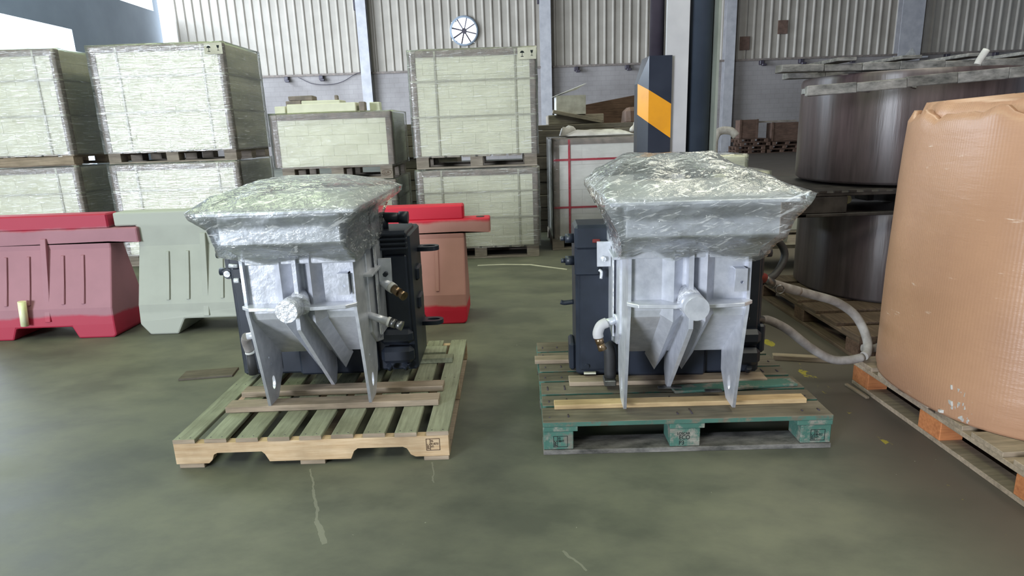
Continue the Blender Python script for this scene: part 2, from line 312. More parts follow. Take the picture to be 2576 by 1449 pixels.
# ------------------------------------------------------------------ mesh helpers
class MB:
    def __init__(s): s.bm = bmesh.new(); s.mi = 0
    def _f(s, vs, smooth=False):
        try: f = s.bm.faces.new(vs)
        except ValueError: return None
        f.material_index = s.mi; f.smooth = smooth; return f
    def box(s, x0, x1, y0, y1, z0, z1, bev=0.0, rot=None, jit=0.0):
        P = [Vector((x, y, z)) for z in (z0, z1) for (x, y) in ((x0, y0), (x1, y0), (x1, y1), (x0, y1))]
        if jit: P = [p + Vector((random.uniform(-jit, jit), random.uniform(-jit, jit), random.uniform(-jit, jit))) for p in P]
        if rot: P = [rot @ p for p in P]
        v = [s.bm.verts.new(p) for p in P]
        fs = [s._f([v[i] for i in q]) for q in ((3, 2, 1, 0), (4, 5, 6, 7), (0, 1, 5, 4), (1, 2, 6, 5), (2, 3, 7, 6), (3, 0, 4, 7))]
        if bev:
            es = list({e for f in fs for e in f.edges})
            bmesh.ops.bevel(s.bm, geom=es, offset=bev, segments=1, affect='EDGES', profile=0.5)
        return s
    def prism(s, pts, vec, bev=0.0):
        """pts: planar outline of 3-D points, extruded by vec"""
        vec = Vector(vec); a = [s.bm.verts.new(Vector(p)) for p in pts]; b = [s.bm.verts.new(Vector(p) + vec) for p in pts]
        n = len(pts); fs = [s._f(a), s._f(list(reversed(b)))]
        for i in range(n): fs.append(s._f([a[(i + 1) % n], a[i], b[i], b[(i + 1) % n]]))
        if bev:
            es = list({e for f in fs if f for e in f.edges})
            bmesh.ops.bevel(s.bm, geom=es, offset=bev, segments=1, affect='EDGES', profile=0.5)
        return s
    def yz(s, pts, x0, x1, bev=0.0): return s.prism([(x0, y, z) for y, z in pts], (x1 - x0, 0, 0), bev)
    def xz(s, pts, y0, y1, bev=0.0): return s.prism([(x, y0, z) for x, z in pts], (0, y1 - y0, 0), bev)
    def xy(s, pts, z0, z1, bev=0.0): return s.prism([(x, y, z0) for x, y in pts], (0, 0, z1 - z0), bev)
    def rings(s, rings, cap=True, smooth=True, closed=True):
        R = [[s.bm.verts.new(Vector(p)) for p in r] for r in rings]
        for a, b in zip(R, R[1:]):
            n = len(a)
            for i in range(n if closed else n - 1): s._f([a[i], a[(i + 1) % n], b[(i + 1) % n], b[i]], smooth)
        if cap: s._f(list(reversed(R[0]))); s._f(R[-1])
        return s
    def cyl(s, p0, p1, r0, r1=None, n=20, cap=True):
        p0, p1 = Vector(p0), Vector(p1); r1 = r0 if r1 is None else r1
        d = (p1 - p0).normalized(); u = d.orthogonal().normalized(); w = d.cross(u)
        c = lambda p, r: [p + (u * math.cos(2 * PI * i / n) + w * math.sin(2 * PI * i / n)) * r for i in range(n)]
        return s.rings([c(p0, r0), c(p1, r1)], cap)
    def tube(s, pts, r, n=12, sub=6):
        pts = [Vector(p) for p in pts]; P = []
        ext = [pts[0] * 2 - pts[1]] + pts + [pts[-1] * 2 - pts[-2]]
        for i in range(1, len(ext) - 2):
            a, b, c, d = ext[i - 1:i + 3]
            for k in range(sub):
                t = k / sub
                P.append(0.5 * ((2 * b) + (c - a) * t + (2 * a - 5 * b + 4 * c - d) * t * t + (3 * b - a - 3 * c + d) * t ** 3))
        P.append(pts[-1]); R = []; u = None
        for i, p in enumerate(P):
            d = (P[min(i + 1, len(P) - 1)] - P[max(i - 1, 0)]).normalized()
            u = d.orthogonal().normalized() if u is None else (u - d * u.dot(d)).normalized()
            w = d.cross(u); rr = r if not callable(r) else r(i / (len(P) - 1))
            R.append([p + (u * math.cos(2 * PI * k / n) + w * math.sin(2 * PI * k / n)) * rr for k in range(n)])
        return s.rings(R)
    def mesh(s, name, mats):
        bmesh.ops.recalc_face_normals(s.bm, faces=s.bm.faces)
        me = bpy.data.meshes.new(name); s.bm.to_mesh(me); s.bm.free()
        for m in (mats if isinstance(mats, (list, tuple)) else [mats]): me.materials.append(m)
        return me
    def build(s, name, mats, parent=None, loc=(0, 0, 0), rz=0.0):
        return link(name, s.mesh(name, mats), parent, loc, rz)

def link(name, me, parent=None, loc=(0, 0, 0), rz=0.0):
    o = bpy.data.objects.new(name, me); COL.objects.link(o); o.location = loc; o.rotation_euler = (0, 0, rz)
    if parent: o.parent = parent
    return o
def thing(name, label, cat, loc=(0, 0, 0), rz=0.0, group=None):
    o = bpy.data.objects.new(name, None); COL.objects.link(o); o.location = loc; o.rotation_euler = (0, 0, rz)
    o.empty_display_size = 0.1
    return tag(o, label, cat, group)
def tag(o, label, cat, group=None):
    o['label'] = label; o['category'] = cat
    if group: o['group'] = group
    return o
def struct(name, mb, mats, loc=(0, 0, 0)):
    o = mb.build(name, mats, None, loc); o['kind'] = 'structure'; return o

def plate(name, outline, holes, axis, a, t, mat, parent):
    """flat plate with real holes. outline/holes as 2-D points; axis 'x' -> (y,z) plane, 'y' -> (x,z), 'z' -> (x,y)"""
    cu = bpy.data.curves.new(name, 'CURVE'); cu.dimensions = '2D'; cu.fill_mode = 'BOTH'; cu.extrude = t / 2
    for pts in [outline] + holes:
        sp = cu.splines.new('POLY'); sp.points.add(len(pts) - 1); sp.use_cyclic_u = True
        for p, q in zip(sp.points, pts): p.co = (q[0], q[1], 0, 1)
    tmp = bpy.data.objects.new('tmp', cu); COL.objects.link(tmp)
    bpy.context.view_layer.update()
    me = bpy.data.meshes.new_from_object(tmp.evaluated_get(bpy.context.evaluated_depsgraph_get()))
    bpy.data.objects.remove(tmp); bpy.data.curves.remove(cu)
    X = {'x': Matrix(((0, 0, 1, a), (1, 0, 0, 0), (0, 1, 0, 0), (0, 0, 0, 1))),
         'y': Matrix(((1, 0, 0, 0), (0, 0, -1, a), (0, 1, 0, 0), (0, 0, 0, 1))),
         'z': Matrix(((1, 0, 0, 0), (0, 1, 0, 0), (0, 0, 1, a), (0, 0, 0, 1)))}[axis]
    me.transform(X); me.materials.clear(); me.materials.append(mat); me.name = name
    return link(name, me, parent)
def circ(cx, cy, r, n=20, ry=None): return [(cx + r * math.cos(2 * PI * i / n), cy + (ry or r) * math.sin(2 * PI * i / n)) for i in range(n)]

def text_mesh(name, txt, size, mat, parent, loc, rot=(PI / 2, 0, 0), depth=0.0006, sx=1.0):
    cu = bpy.data.curves.new(name, 'FONT'); cu.body = txt; cu.size = size; cu.extrude = depth; cu.align_x = 'LEFT'; cu.space_line = 0.9
    tmp = bpy.data.objects.new('tmp', cu); COL.objects.link(tmp); bpy.context.view_layer.update()
    me = bpy.data.meshes.new_from_object(tmp.evaluated_get(bpy.context.evaluated_depsgraph_get()))
    bpy.data.objects.remove(tmp)
    me.transform(Matrix.Diagonal((sx, 1, 1, 1))); me.materials.clear(); me.materials.append(mat); me.name = name
    o = link(name, me, parent, loc); o.rotation_euler = rot; return o
def frame_mb(mb, x0, x1, z0, z1, y, w=0.0025, d=0.001):
    for b in ((x0, x1, z0, z0 + w), (x0, x1, z1 - w, z1), (x0, x0 + w, z0, z1), (x1 - w, x1, z0, z1)):
        mb.box(b[0], b[1], y - d, y, b[2], b[3])
    return mb

# ------------------------------------------------------------------ the shell of the hall
YW = 29.0            # back wall
XL, XR, YB, ZC = -14.5, 26.0, -20.0, 9.0
struct('floor', MB().box(XL - 1, XR + 1, YB - 1, YW + 1, -0.2, 0.0), M['floor'])
struct('ceiling', MB().box(XL - 1, XR + 1, YB - 1, YW + 1, ZC, ZC + 0.2), M['ceiling'])
ZS = 3.86
struct('wall_back', MB().box(XL - 1, XR + 1, YW, YW + 0.25, 0, ZS), M['plaster'])
struct('wall_right', MB().box(XR, XR + 0.3, YB, YW, 0, ZC), M['side_wall'])
struct('wall_front', MB().box(XL, XR, YB - 0.3, YB, 0, ZC), M['side_wall'])
wl = MB()
for b in ((YB, -17.4, 0, ZC), (-17.4, -11.0, 5.6, ZC), (-11.0, 9.0, 0, ZC), (9.0, 23.0, 5.05, 6.55), (23.0, YW, 0, 6.55), (9.0, YW, 8.4, ZC), (28.6, YW, 6.55, 8.4)):
    wl.box(XL - 0.2, XL, b[0], b[1], b[2], b[3])
struct('wall_left', wl, M['side_wall'])
# corrugated cladding, one sheet per bay, with a round fan opening
cols_x = (-13.9, -5.92, 1.79, 9.63, 17.3, 25.0)
FX, FZ, FR = -1.66, 5.42, 0.56
def cladding(xa, xb):
    mb = MB(); p = 0.36; x = xa; prof = []
    while x < xb - 0.01:
        for dx, dy in ((0, 0.0), (0.05, -0.055), (0.09, -0.055), (0.14, 0.0)):
            if x + dx < xb: prof.append((x + dx, dy))
        x += p
    prof.append((xb, 0.0))
    for (x0, d0), (x1, d1) in zip(prof, prof[1:]):
        xm = (x0 + x1) / 2; segs = [(ZS, ZC)]
        if abs(xm - FX) < FR:
            h = math.sqrt(FR * FR - (xm - FX) ** 2); segs = [(ZS, FZ - h), (FZ + h, ZC)]
        for z0, z1 in segs:
            a = [mb.bm.verts.new((x0, YW + 0.08 + d0, z0)), mb.bm.verts.new((x1, YW + 0.08 + d1, z0)), mb.bm.verts.new((x1, YW + 0.08 + d1, z1)), mb.bm.verts.new((x0, YW + 0.08 + d0, z1))]
            mb._f(a)
    return mb
for i in range(5):
    xa, xb = cols_x[i], cols_x[i + 1]
    struct('wall_back_cladding', cladding(xa - 0.01, xb + 0.01), M['cladding'])
    # angle along the foot of the sheets
    struct('trim_%d' % (i + 1), MB().box(xa, xb, YW - 0.08, YW + 0.02, ZS - 0.06, ZS + 0.02), M['card_grey'])
for i, x in enumerate(cols_x[1:5]):
    w = (0.42, 0.46, 0.42, 0.95)[i]
    mb = MB().box(x - w / 2, x + w / 2, YW - 0.36, YW - 0.33, 0, ZC).box(x - 0.02, x + 0.02, YW - 0.33, YW, 0, ZC).box(x - w / 2, x + w / 2, YW - 0.03, YW - 0.005, 0, ZC)
    struct('trim_%d' % (i + 6), mb, M['white_paint'])
    # bracket on the post
    if i < 3:
        tag(MB().box(x - 0.32, x - 0.24, YW - 0.22, YW - 0.1, 6.35, 6.75, 0.01).build('wall_bracket', M['pipe_dark']), ('rusty dark clip on the wall post left of the round fan', 'small dark clip high on the wall post right of the round fan', 'small dark clip on the wall post right of the hall column')[i], 'bracket')
BR = [(-9.4, 'dark lug under the cladding, leftmost, above the cable end'), (-7.9, 'dark lug under the cladding beside the sagging cable'), (3.1, 'dark lug under cladding just right of the middle wall post'),
      (5.3, 'dark lug under cladding left of the hazard striped column'), (11.1, 'dark lug under cladding right of the hall column'), (12.8, 'dark lug under cladding above the left end of the mouldy boards'), (14.9, 'dark lug under the cladding left of the wide wall post'), (19.1, 'dark lug under the cladding right of the wide wall post'), (21.2, 'rightmost dark lug under the cladding')]
for x, lab in BR:
    mb = MB().box(x - 0.09, x + 0.09, YW - 0.2, YW, ZS - 0.24, ZS - 0.06, 0.02).box(x - 0.03, x + 0.16, YW - 0.3, YW - 0.16, ZS - 0.30, ZS - 0.20, 0.02)
    tag(mb.build('wall_lug', M['pipe_dark']), lab, 'bracket')
tag(MB().tube([(-8.9, YW - 0.1, ZS - 0.1), (-8.3, YW - 0.1, ZS - 0.38), (-7.6, YW - 0.1, ZS - 0.44), (-7.0, YW - 0.1, ZS - 0.33), (-6.4, YW - 0.1, ZS - 0.03), (-6.1, YW - 0.1, ZS)], 0.014, 6).build('wall_cable', M['pipe_dark']),
    'thin dark cable sagging across the white block wall', 'cable')
for x, z, lab in ((10.15, 4.25, 'small brown notice low on the cladding right of the column'), (11.75, 4.85, 'small brown notice higher on the cladding right of the column')):
    tag(MB().box(x, x + 0.42, YW - 0.02, YW + 0.01, z, z + 0.55, 0.004).build('wall_notice', M['crate_brown']), lab, 'notice')
# exhaust fan
fan = thing('exhaust_fan', 'round exhaust fan with bright daylight behind, high in the cladding', 'fan', (FX, YW, FZ))
ring = MB(); n = 40
ro = [[(r * math.cos(2 * PI * i / n), y, r * math.sin(2 * PI * i / n)) for i in range(n)] for r, y in ((FR - 0.03, -0.04), (FR + 0.05, -0.04), (FR + 0.05, 0.1), (FR - 0.03, 0.1))]
ring.rings(ro + [ro[0]], cap=False); ring.build('fan_frame', M['side_wall'], fan)
MB().cyl((0, -0.02, 0), (0, 0.14, 0), 0.11).build('hub', M['pipe_dark'], fan)
bl = None
for k in range(8):
    a = k * PI / 4 + 0.25
    if bl is None:
        bl = MB().prism([(0.08, 0.0, -0.026), (FR - 0.02, 0.02, -0.030), (FR - 0.02, 0.06, 0.030), (0.08, 0.04, 0.026)], (0.0, 0.006, 0.0)).mesh('blade', M['pipe_dark'])
    o = link('blade', bl, fan); o.rotation_euler = (0, a, 0)

# ------------------------------------------------------------------ hall column with hazard guard
hc = thing('hall_column', 'white and dark steel hall column with black and amber hazard guard', 'column', (1.06, 4.4, 0))
MB().box(0.0, 0.15, 0.0, 0.02, 0, 8.9, 0.002).build('flange', M['white_paint'], hc)
mb = MB()
pts = [(0.15 + 0.09 - 0.095 * math.cos(t), 0.12 - 0.09 * math.sin(t)) for t in [PI * k / 14 for k in range(15)]] + [(0.335, 0.2), (0.145, 0.2)]
mb.rings([[(x, y, 0) for x, y in pts], [(x, y, 8.9) for x, y in pts]]).build('web', M['dark_paint'], hc)
MB().box(0.335, 0.352, 0.0, 0.32, 0, 8.9).build('rear_flange', M['wood_greyish_paint'], hc)
MB().cyl((-0.035, 0.12, 1.70), (-0.035, 0.12, 8.9), 0.048).build('conduit', M['pipe_dark'], hc)
mb = MB()
def quadz(pts, mi):
    mb.mi = mi; mb._f([mb.bm.verts.new(p) for p in pts])
xl, xr, yf = -0.115, 0.035, -0.03
xb, yb = -0.165, 0.09
Zf = [(0, 0), (1.345, 1.24), (1.553, 1.46), (1.765, 1.765)]; Zb = [0, 1.40, 1.60, 1.765]
for k in range(3):
    quadz([(xl, yf, Zf[k][0]), (xr, yf, Zf[k][1]), (xr, yf, Zf[k + 1][1]), (xl, yf, Zf[k + 1][0])], (0, 1, 0)[k])
    a0 = (xb, yb, Zb[k]); a1 = (xb if k < 2 else xl, yb, Zb[k + 1])
    quadz([a0, (xl, yf, Zf[k][0]), (xl, yf, Zf[k + 1][0]), a1], (0, 1, 0)[k])
quadz([(xr, yf, 0), (xr, 0.2, 0), (xr, 0.2, 1.765), (xr, yf, 1.765)], 0)
quadz([(xb, yb, 0), (xb, 0.2, 0), (xb, 0.2, 1.60), (xb, yb, 1.60)], 0)
quadz([(xb, yb, 1.60), (xb, 0.2, 1.60), (xl, 0.2, 1.765), (xl, yb, 1.765)], 0)
quadz([(xl, yf, 1.765), (xr, yf, 1.765), (xr, 0.2, 1.765), (xl, 0.2, 1.765)], 0)
quadz([(xb, 0.2, 0), (xr, 0.2, 0), (xr, 0.2, 1.765), (xl, 0.2, 1.765), (xb, 0.2, 1.60)], 0)
bmesh.ops.remove_doubles(mb.bm, verts=mb.bm.verts, dist=0.0005)
mb.build('hazard_guard', [M['hazard_black'], M['hazard_yellow']], hc)

# ------------------------------------------------------------------ pallets
def pallet_box(name, label, x, y, z, w, d, h=0.145, wm='wood_greyish', blocks=3, group=None, rz=0.0, deck_n=7, along='x', blockm=None, bottom=True):
    """generic block pallet, front-left corner at x,y,z; deck boards run along x or y, each board and block a part"""
    t = thing(name, label, 'pallet', (x, y, z), rz, group); m = M[wm]; bmat = M[blockm or wm]
    th = h * 0.14
    me = None
    if along == 'x':
        bw = d / deck_n * 0.86; me = MB().box(0, w, 0, bw, 0, th, 0.002).mesh('deck_board', m)
        for k in range(deck_n): link('deck_board', me, t, (0, k * (d - bw) / (deck_n - 1), h - th))
    else:
        bw = w / deck_n * 0.86; me = MB().box(0, bw, 0, d, 0, th, 0.002).mesh('deck_board', m)
        for k in range(deck_n): link('deck_board', me, t, (k * (w - bw) / (deck_n - 1), 0, h - th))
    sw = 0.13; me = MB().box(0, sw, 0, d, 0, th, 0.002).mesh('stringer_board', bmat)
    for k in range(3): link('stringer_board', me, t, (k * (w - sw) / 2, 0, h - 2 * th))
    bh = h - 3 * th; me = MB().box(0, sw, 0, sw, 0, bh, 0.003).mesh('block', bmat)
    for i in range(3):
        for j in range(3): link('block', me, t, (i * (w - sw) / 2, j * (d - sw) / 2, th))
    me = MB().box(0, w, 0, sw * 0.8, 0, th, 0.002).mesh('bottom_board', bmat)
    for j in range(3): link('bottom_board', me, t, (0, j * (d - sw * 0.8) / 2, 0))
    return t

# ------------------------------------------------------------------ wrapped stacks of bricks
def shell_film(x0, x1, y0, y1, z0, z1, mat, parent, amp=0.006, top=True):
    mb = MB(); nx, nz = 26, 26; ny = 14
    def grid(fn, nu, nv):
        V = [[mb.bm.verts.new(fn(u / nu, v / nv)) for v in range(nv + 1)] for u in range(nu + 1)]
        for u in range(nu):
            for v in range(nv): mb._f([V[u][v], V[u + 1][v], V[u + 1][v + 1], V[u][v + 1]], True)
    s0 = random.uniform(0, 50)
    def nz_(p, ax):
        p = Vector(p); q = Vector((p.x * 2 + s0, p.y * 2, p.z * 9)); d = amp * (noise.noise(q) + 0.5 * noise.noise(q * 2.3)); p[ax] += d; return p
    W, D, Hh = x1 - x0, y1 - y0, z1 - z0
    grid(lambda u, v: nz_((x0 + W * u, y0, z0 + Hh * v), 1), nx, nz)
    grid(lambda u, v: nz_((x0 + W * (1 - u), y1, z0 + Hh * v), 1), nx, nz)
    grid(lambda u, v: nz_((x0, y1 - D * u, z0 + Hh * v), 0), ny, nz)
    grid(lambda u, v: nz_((x1, y0 + D * u, z0 + Hh * v), 0), ny, nz)
    if top: grid(lambda u, v: nz_((x0 + W * u, y0 + D * v, z1), 2), nx, ny)
    bmesh.ops.remove_doubles(mb.bm, verts=mb.bm.verts, dist=0.02)
    return mb.build('stretch_film', mat, parent)

_bm = {}
def brick_mesh(L, Hh, D, mat):
    k = (round(L, 4), round(Hh, 4), round(D, 4), mat)
    if k not in _bm: _bm[k] = MB().box(-L / 2, L / 2, -D / 2, D / 2, 0, Hh, 0.0012).mesh('brick', M[mat])
    return _bm[k]
def brick_stack(label, x0, x1, y0, y1, z0, z1, group=None, filmm='film_stack', brick='brick', course=0.115, blen=0.235, sides=('r',), corner=True, vstraps=(0.2, 0.84), hstraps=(0.28, 0.62), strap='strap_grey', sw=0.018, top_board=True, film_top=0.012, name='brick_stack', cat='bricks', top_mat=None):
    t = thing(name, label, cat, (x0, y0, z0), 0, group)
    W, D, Hh = x1 - x0, y1 - y0, z1 - z0
    nc = max(1, round(Hh / course)); ch = Hh / nc; dp = 0.11
    MB().box(0.02, W - 0.02, 0.02, D - 0.02, 0.0, Hh - 0.01).build('stack_core', M['brick_core'], t)
    for r in range(nc):
        half = r % 2
        def row(Lx, place):
            n = max(2, round(Lx / blen)); bl = Lx / n
            segs = [(i * bl, bl) for i in range(n)] if not half else [(0, bl / 2)] + [(bl / 2 + i * bl, bl) for i in range(n - 1)] + [(Lx - bl / 2, bl / 2)]
            for a, l in segs: place(a + l / 2, l)
        def pf(c, l):
            o = link('brick', brick_mesh(l - 0.0008, ch - 0.0008, dp, brick), t, (c, dp / 2 + random.uniform(0, 0.0012), r * ch))
        row(W, pf)
        for sd in sides:
            X = W - dp / 2 if sd == 'r' else dp / 2
            def psd(c, l):
                o = link('brick', brick_mesh(l - 0.0008, ch - 0.0008, dp, brick), t, (X, dp + c, r * ch), PI / 2)
            row(D - dp, psd)
    e = 0.008
    if top_mat: MB().box(-0.02, W + 0.02, -0.02, D + 0.02, Hh, Hh + 0.012).build('top_sheet', M[top_mat], t)
    if corner:
        for x, s in ((0, 1), (W, -1)):
            MB().xy([(x - s * e, -e), (x + s * 0.055, -e), (x + s * 0.055, 0.0), (x, 0.0), (x, 0.055), (x - s * e, 0.055)], 0, Hh + 0.004).build('corner_board', M['card_grey'], t)
    if top_board:
        MB().yz([(-e - 0.004, Hh - 0.055), (-e - 0.004, Hh + e), (0.05, Hh + e), (0.05, Hh), (-e + 0.002, Hh), (-e + 0.002, Hh - 0.055)], 0.06, W - 0.0).build('edge_board', M['card_grey'], t)
    for v in vstraps:
        MB().box(W * v - sw / 2, W * v + sw / 2, -e - 0.006, -e - 0.0045, 0, Hh).box(W * v - sw / 2, W * v + sw / 2, -e - 0.006, D, Hh + e, Hh + e + 0.0015).build('strap', M[strap], t)
    for v in hstraps:
        zz = Hh * (1 - v)
        MB().box(-e, W + e, -e - 0.0085, -e - 0.007, zz - sw / 2, zz + sw / 2).box(W + e, W + e + 0.0015, -e - 0.007, D, zz - sw / 2, zz + sw / 2).build('strap', M[strap], t)
    if filmm: shell_film(-0.022, W + 0.022, -0.026, D + 0.02, -0.015, Hh + 0.02, M[filmm], t)
    return t

GB = 'wooden pallets under the wrapped brick stacks'
GS = 'film wrapped stacks of cream bricks'
# central tower
cx0, cx1, cy0, cy1 = -0.94, 0.305, 6.68, 7.70
pallet_box('wooden_pallet', 'floor pallet under the tall central brick tower', cx0, cy0, 0.0, cx1 - cx0, 1.0, 0.13, group=GB, along='y', deck_n=8)
brick_stack('lower film wrapped cream brick stack of the central tower, behind the red barrier', cx0, cx1, cy0, cy1, 0.131, 0.93, GS)
pallet_box('wooden_pallet', 'pallet between the two brick stacks of the central tower', cx0, cy0, 0.955, cx1 - cx0, 1.0, 0.13, group=GB, along='y', deck_n=8)
ct = brick_stack('upper film wrapped cream brick stack of the central tower, below the round fan', cx0, cx1, cy0, cy1, 1.086, 2.10, GS)
def care_marks(t, W, Hh, s=1.0):
    l = MB().box(W - 0.17, W + 0.012, -0.028, -0.0265, Hh - 0.105, Hh + 0.005).build('care_label', M['label'], t)
    mb = MB()
    ux = W - 0.125; uz = Hh - 0.045
    # umbrella: canopy, stick, box below
    mb.xz([(ux - 0.022, uz), (ux - 0.014, uz + 0.016), (ux, uz + 0.022), (ux + 0.014, uz + 0.016), (ux + 0.022, uz)], -0.0295, -0.0285)
    mb.box(ux - 0.002, ux + 0.002, -0.0295, -0.0285, uz - 0.03, uz)
    mb.box(ux - 0.014, ux + 0.014, -0.0295, -0.0285, uz - 0.036, uz - 0.030)
    gx = W - 0.03
    # glass: bowl, stem, foot
    mb.xz([(gx - 0.014, uz + 0.024), (gx + 0.014, uz + 0.024), (gx + 0.008, uz - 0.002), (gx - 0.008, uz - 0.002)], -0.0295, -0.0285)
    mb.box(gx - 0.002, gx + 0.002, -0.0295, -0.0285, uz - 0.024, uz)
    mb.box(gx - 0.011, gx + 0.011, -0.0295, -0.0285, uz - 0.028, uz - 0.024)
    mb.build('care_symbol', M['ink_black'], l)
care_marks(ct, cx1 - cx0, 1.014)
# big pair at the left
bx0, bx1, by0, by1 = -4.22, -2.865, 6.9, 7.85
pallet_box('wooden_pallet', 'floor pallet under the large bright wrapped stack behind the white barrier', bx0, by0, 0.0, bx1 - bx0, 0.95, 0.13, group=GB, along='y', deck_n=8)
brick_stack('lower bright wrapped brick stack behind the white barrier', bx0, bx1, by0, by1, 0.131, 1.09, GS)
pallet_box('wooden_pallet', 'pallet between the two large bright wrapped stacks', bx0, by0, 1.11, bx1 - bx0, 0.95, 0.12, group=GB, along='y', deck_n=8)
bt = brick_stack('upper bright wrapped brick stack, large, left of the loose blocks', bx0, bx1, by0, by1, 1.231, 2.275, GS)
care_marks(bt, bx1 - bx0, 1.044)
# far left pair
lx0, lx1 = -5.95, -4.575
pallet_box('wooden_pallet', 'floor pallet under the leftmost wrapped stack, behind the red barrier', lx0, by0, 0.0, lx1 - lx0, 1.2, 0.13, group=GB, along='y', deck_n=8)
brick_stack('lower wrapped brick stack at the left edge behind the red barrier', lx0, lx1, by0, by0 + 1.2, 0.131, 1.09, GS)
lp = pallet_box('wooden_pallet', 'brownish pallet between the two stacks at the left edge', lx0, by0, 1.11, lx1 - lx0, 1.2, 0.12, group=GB, along='y', deck_n=8, wm='wood_batten')
MB().box(0.0, lx1 - lx0, -0.022, -0.001, 0.012, 0.098, 0.003).build('front_board', M['wood_batten'], lp)
brick_stack('upper wrapped brick stack at the left edge', lx0, lx1, by0, by0 + 1.2, 1.231, 2.27, GS)
# open stack with loose blocks
mx0, mx1, my0, my1 = -2.42, -1.19, 6.8, 7.7
pallet_box('wooden_pallet', 'floor pallet hidden behind the left machine, carrying the middle left stack', mx0, my0, 0.0, mx1 - mx0, 0.9, 0.13, group=GB, along='x', deck_n=6)
brick_stack('lower middle left brick stack, its top just above the left machine film', mx0, mx1, my0, my1, 0.131, 0.85, GS, filmm='film_thin')
mp = pallet_box('wooden_pallet', 'block pallet with round end stamp under the short brick stack', mx0 + 0.05, my0, 0.87, mx1 - mx0 - 0.07, 0.9, 0.145, group=GB, along='x', deck_n=6)
ow = mx1 - mx0 - 0.07
ov = MB(); r1 = [(ow - 0.065 + 0.052 * math.cos(2 * PI * i / 28), -0.001, 0.062 + 0.030 * math.sin(2 * PI * i / 28)) for i in range(28)]; r2 = [(ow - 0.065 + 0.048 * math.cos(2 * PI * i / 28), -0.001, 0.062 + 0.026 * math.sin(2 * PI * i / 28)) for i in range(28)]
ov.rings([r1, r2], cap=False, smooth=False).build('oval_stamp', M['ink'], mp)
text_mesh('stamp_text', 'EUR', 0.036, M['ink'], mp, (ow - 0.10, -0.001, 0.050))
brick_stack('short brick stack with loose blocks on top, left of the central tower', mx0, mx1, my0, my1, 1.016, 1.545, GS, filmm='film_thin', vstraps=(), hstraps=())
LB = [('block_beam', (mx0 + 0.14, my0 + 0.10, 1.56), (0.72, 0.16, 0.095), 'long cream block lying on the short brick stack'),
      ('loose_block', (mx0 + 0.0, my0 + 0.14, 1.56), (0.11, 0.2, 0.08), 'cream block end at left on top of the short stack'),
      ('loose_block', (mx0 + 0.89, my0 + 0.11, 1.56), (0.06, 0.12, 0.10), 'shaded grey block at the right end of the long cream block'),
      ('loose_block', (mx0 + 0.96, my0 + 0.30, 1.56), (0.11, 0.12, 0.10), 'rightmost pale block on the short stack'),
      ('block_beam', (mx0 + 0.20, my0 + 0.42, 1.56), (0.42, 0.25, 0.14), 'cream slab behind the long cream block'),
      ('loose_block', (mx0 + 0.555, my0 + 0.45, 1.70), (0.035, 0.06, 0.05), 'tiny grey wedge standing on the cream slab'),
      ('loose_block', (mx0 + 0.0, my0 + 0.5, 1.56), (0.17, 0.25, 0.15), 'grey block at the back left of the short stack'),
      ('block_beam', (mx0 + 0.03, my0 + 0.52, 1.71), (0.26, 0.22, 0.05), 'dark grey slab topmost on the short stack')]
for nm, p, s, lab in LB:
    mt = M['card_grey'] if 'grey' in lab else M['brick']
    tag(MB().box(0, s[0], 0, s[1], 0, s[2], 0.006, jit=0.003).build(nm, mt, None, p, random.uniform(-0.04, 0.04)), lab, 'block')
# red strapped white stack and its waste
rx0, rx1, ry0, ry1 = 0.50, 1.72, 7.0, 7.9
pallet_box('wooden_pallet', 'pallet under the white stack with red straps', rx0 - 0.03, ry0, 0.0, rx1 - rx0 + 0.06, 0.9, 0.13, group=GB, along='y', deck_n=8)
brick_stack('white block stack with red straps, left of the hall column', rx0, rx1, ry0, ry1, 0.131, 1.20, GS, brick='white_block', course=0.27, blen=0.6, vstraps=(0.135, 0.85), hstraps=(0.2, 0.68), strap='strap_red', sw=0.022, filmm='film_thin', sides=('l', 'r'), name='block_stack', cat='blocks', top_mat='card_grey')
rz1 = 1.232
mb = MB(); seg = 20
def crumple(name, x0, x1, y0, y1, z, h, mat, label, cat, nu=18, nv=10, rz=0.0):
    mb = MB(); s0 = random.uniform(0, 99)
    def H(u, v):
        e = max(0.0, min(1.0, 6 * min(u, 1 - u, v, 1 - v) + 0.12))
        return h * e * (0.55 + 0.9 * (0.5 + 0.5 * noise.noise(Vector((u * 5 + s0, v * 4, 0.3)))))
    top = [[mb.bm.verts.new((x0 + (x1 - x0) * u / nu, y0 + (y1 - y0) * v / nv, max(0.002, H(u / nu, v / nv)))) for v in range(nv + 1)] for u in range(nu + 1)]
    bot = [[mb.bm.verts.new((q.co.x, q.co.y, 0)) for q in r] for r in top]
    for u in range(nu):
        for v in range(nv):
            mb._f([top[u][v], top[u + 1][v], top[u + 1][v + 1], top[u][v + 1]], True)
    for u in range(nu):
        mb._f([bot[u][0], bot[u + 1][0], top[u + 1][0], top[u][0]]); mb._f([top[u][nv], top[u + 1][nv], bot[u + 1][nv], bot[u][nv]])
    for v in range(nv):
        mb._f([top[0][v], top[0][v + 1], bot[0][v + 1], bot[0][v]]); mb._f([bot[nu][v], bot[nu][v + 1], top[nu][v + 1], top[nu][v]])
    return tag(mb.build(name, M[mat], None, (0, 0, z), rz), label, cat)
crumple('plastic_sheet', 0.66, 1.38, 7.1, 7.5, rz1, 0.05, 'paper', 'crumpled grey white sheet lying on the red strapped stack', 'sheet')
crumple('plastic_scrap', 0.62, 0.82, 7.52, 7.72, rz1, 0.09, 'paper', 'small crumpled white scrap at the left on the red strapped stack', 'scrap', 8, 8)
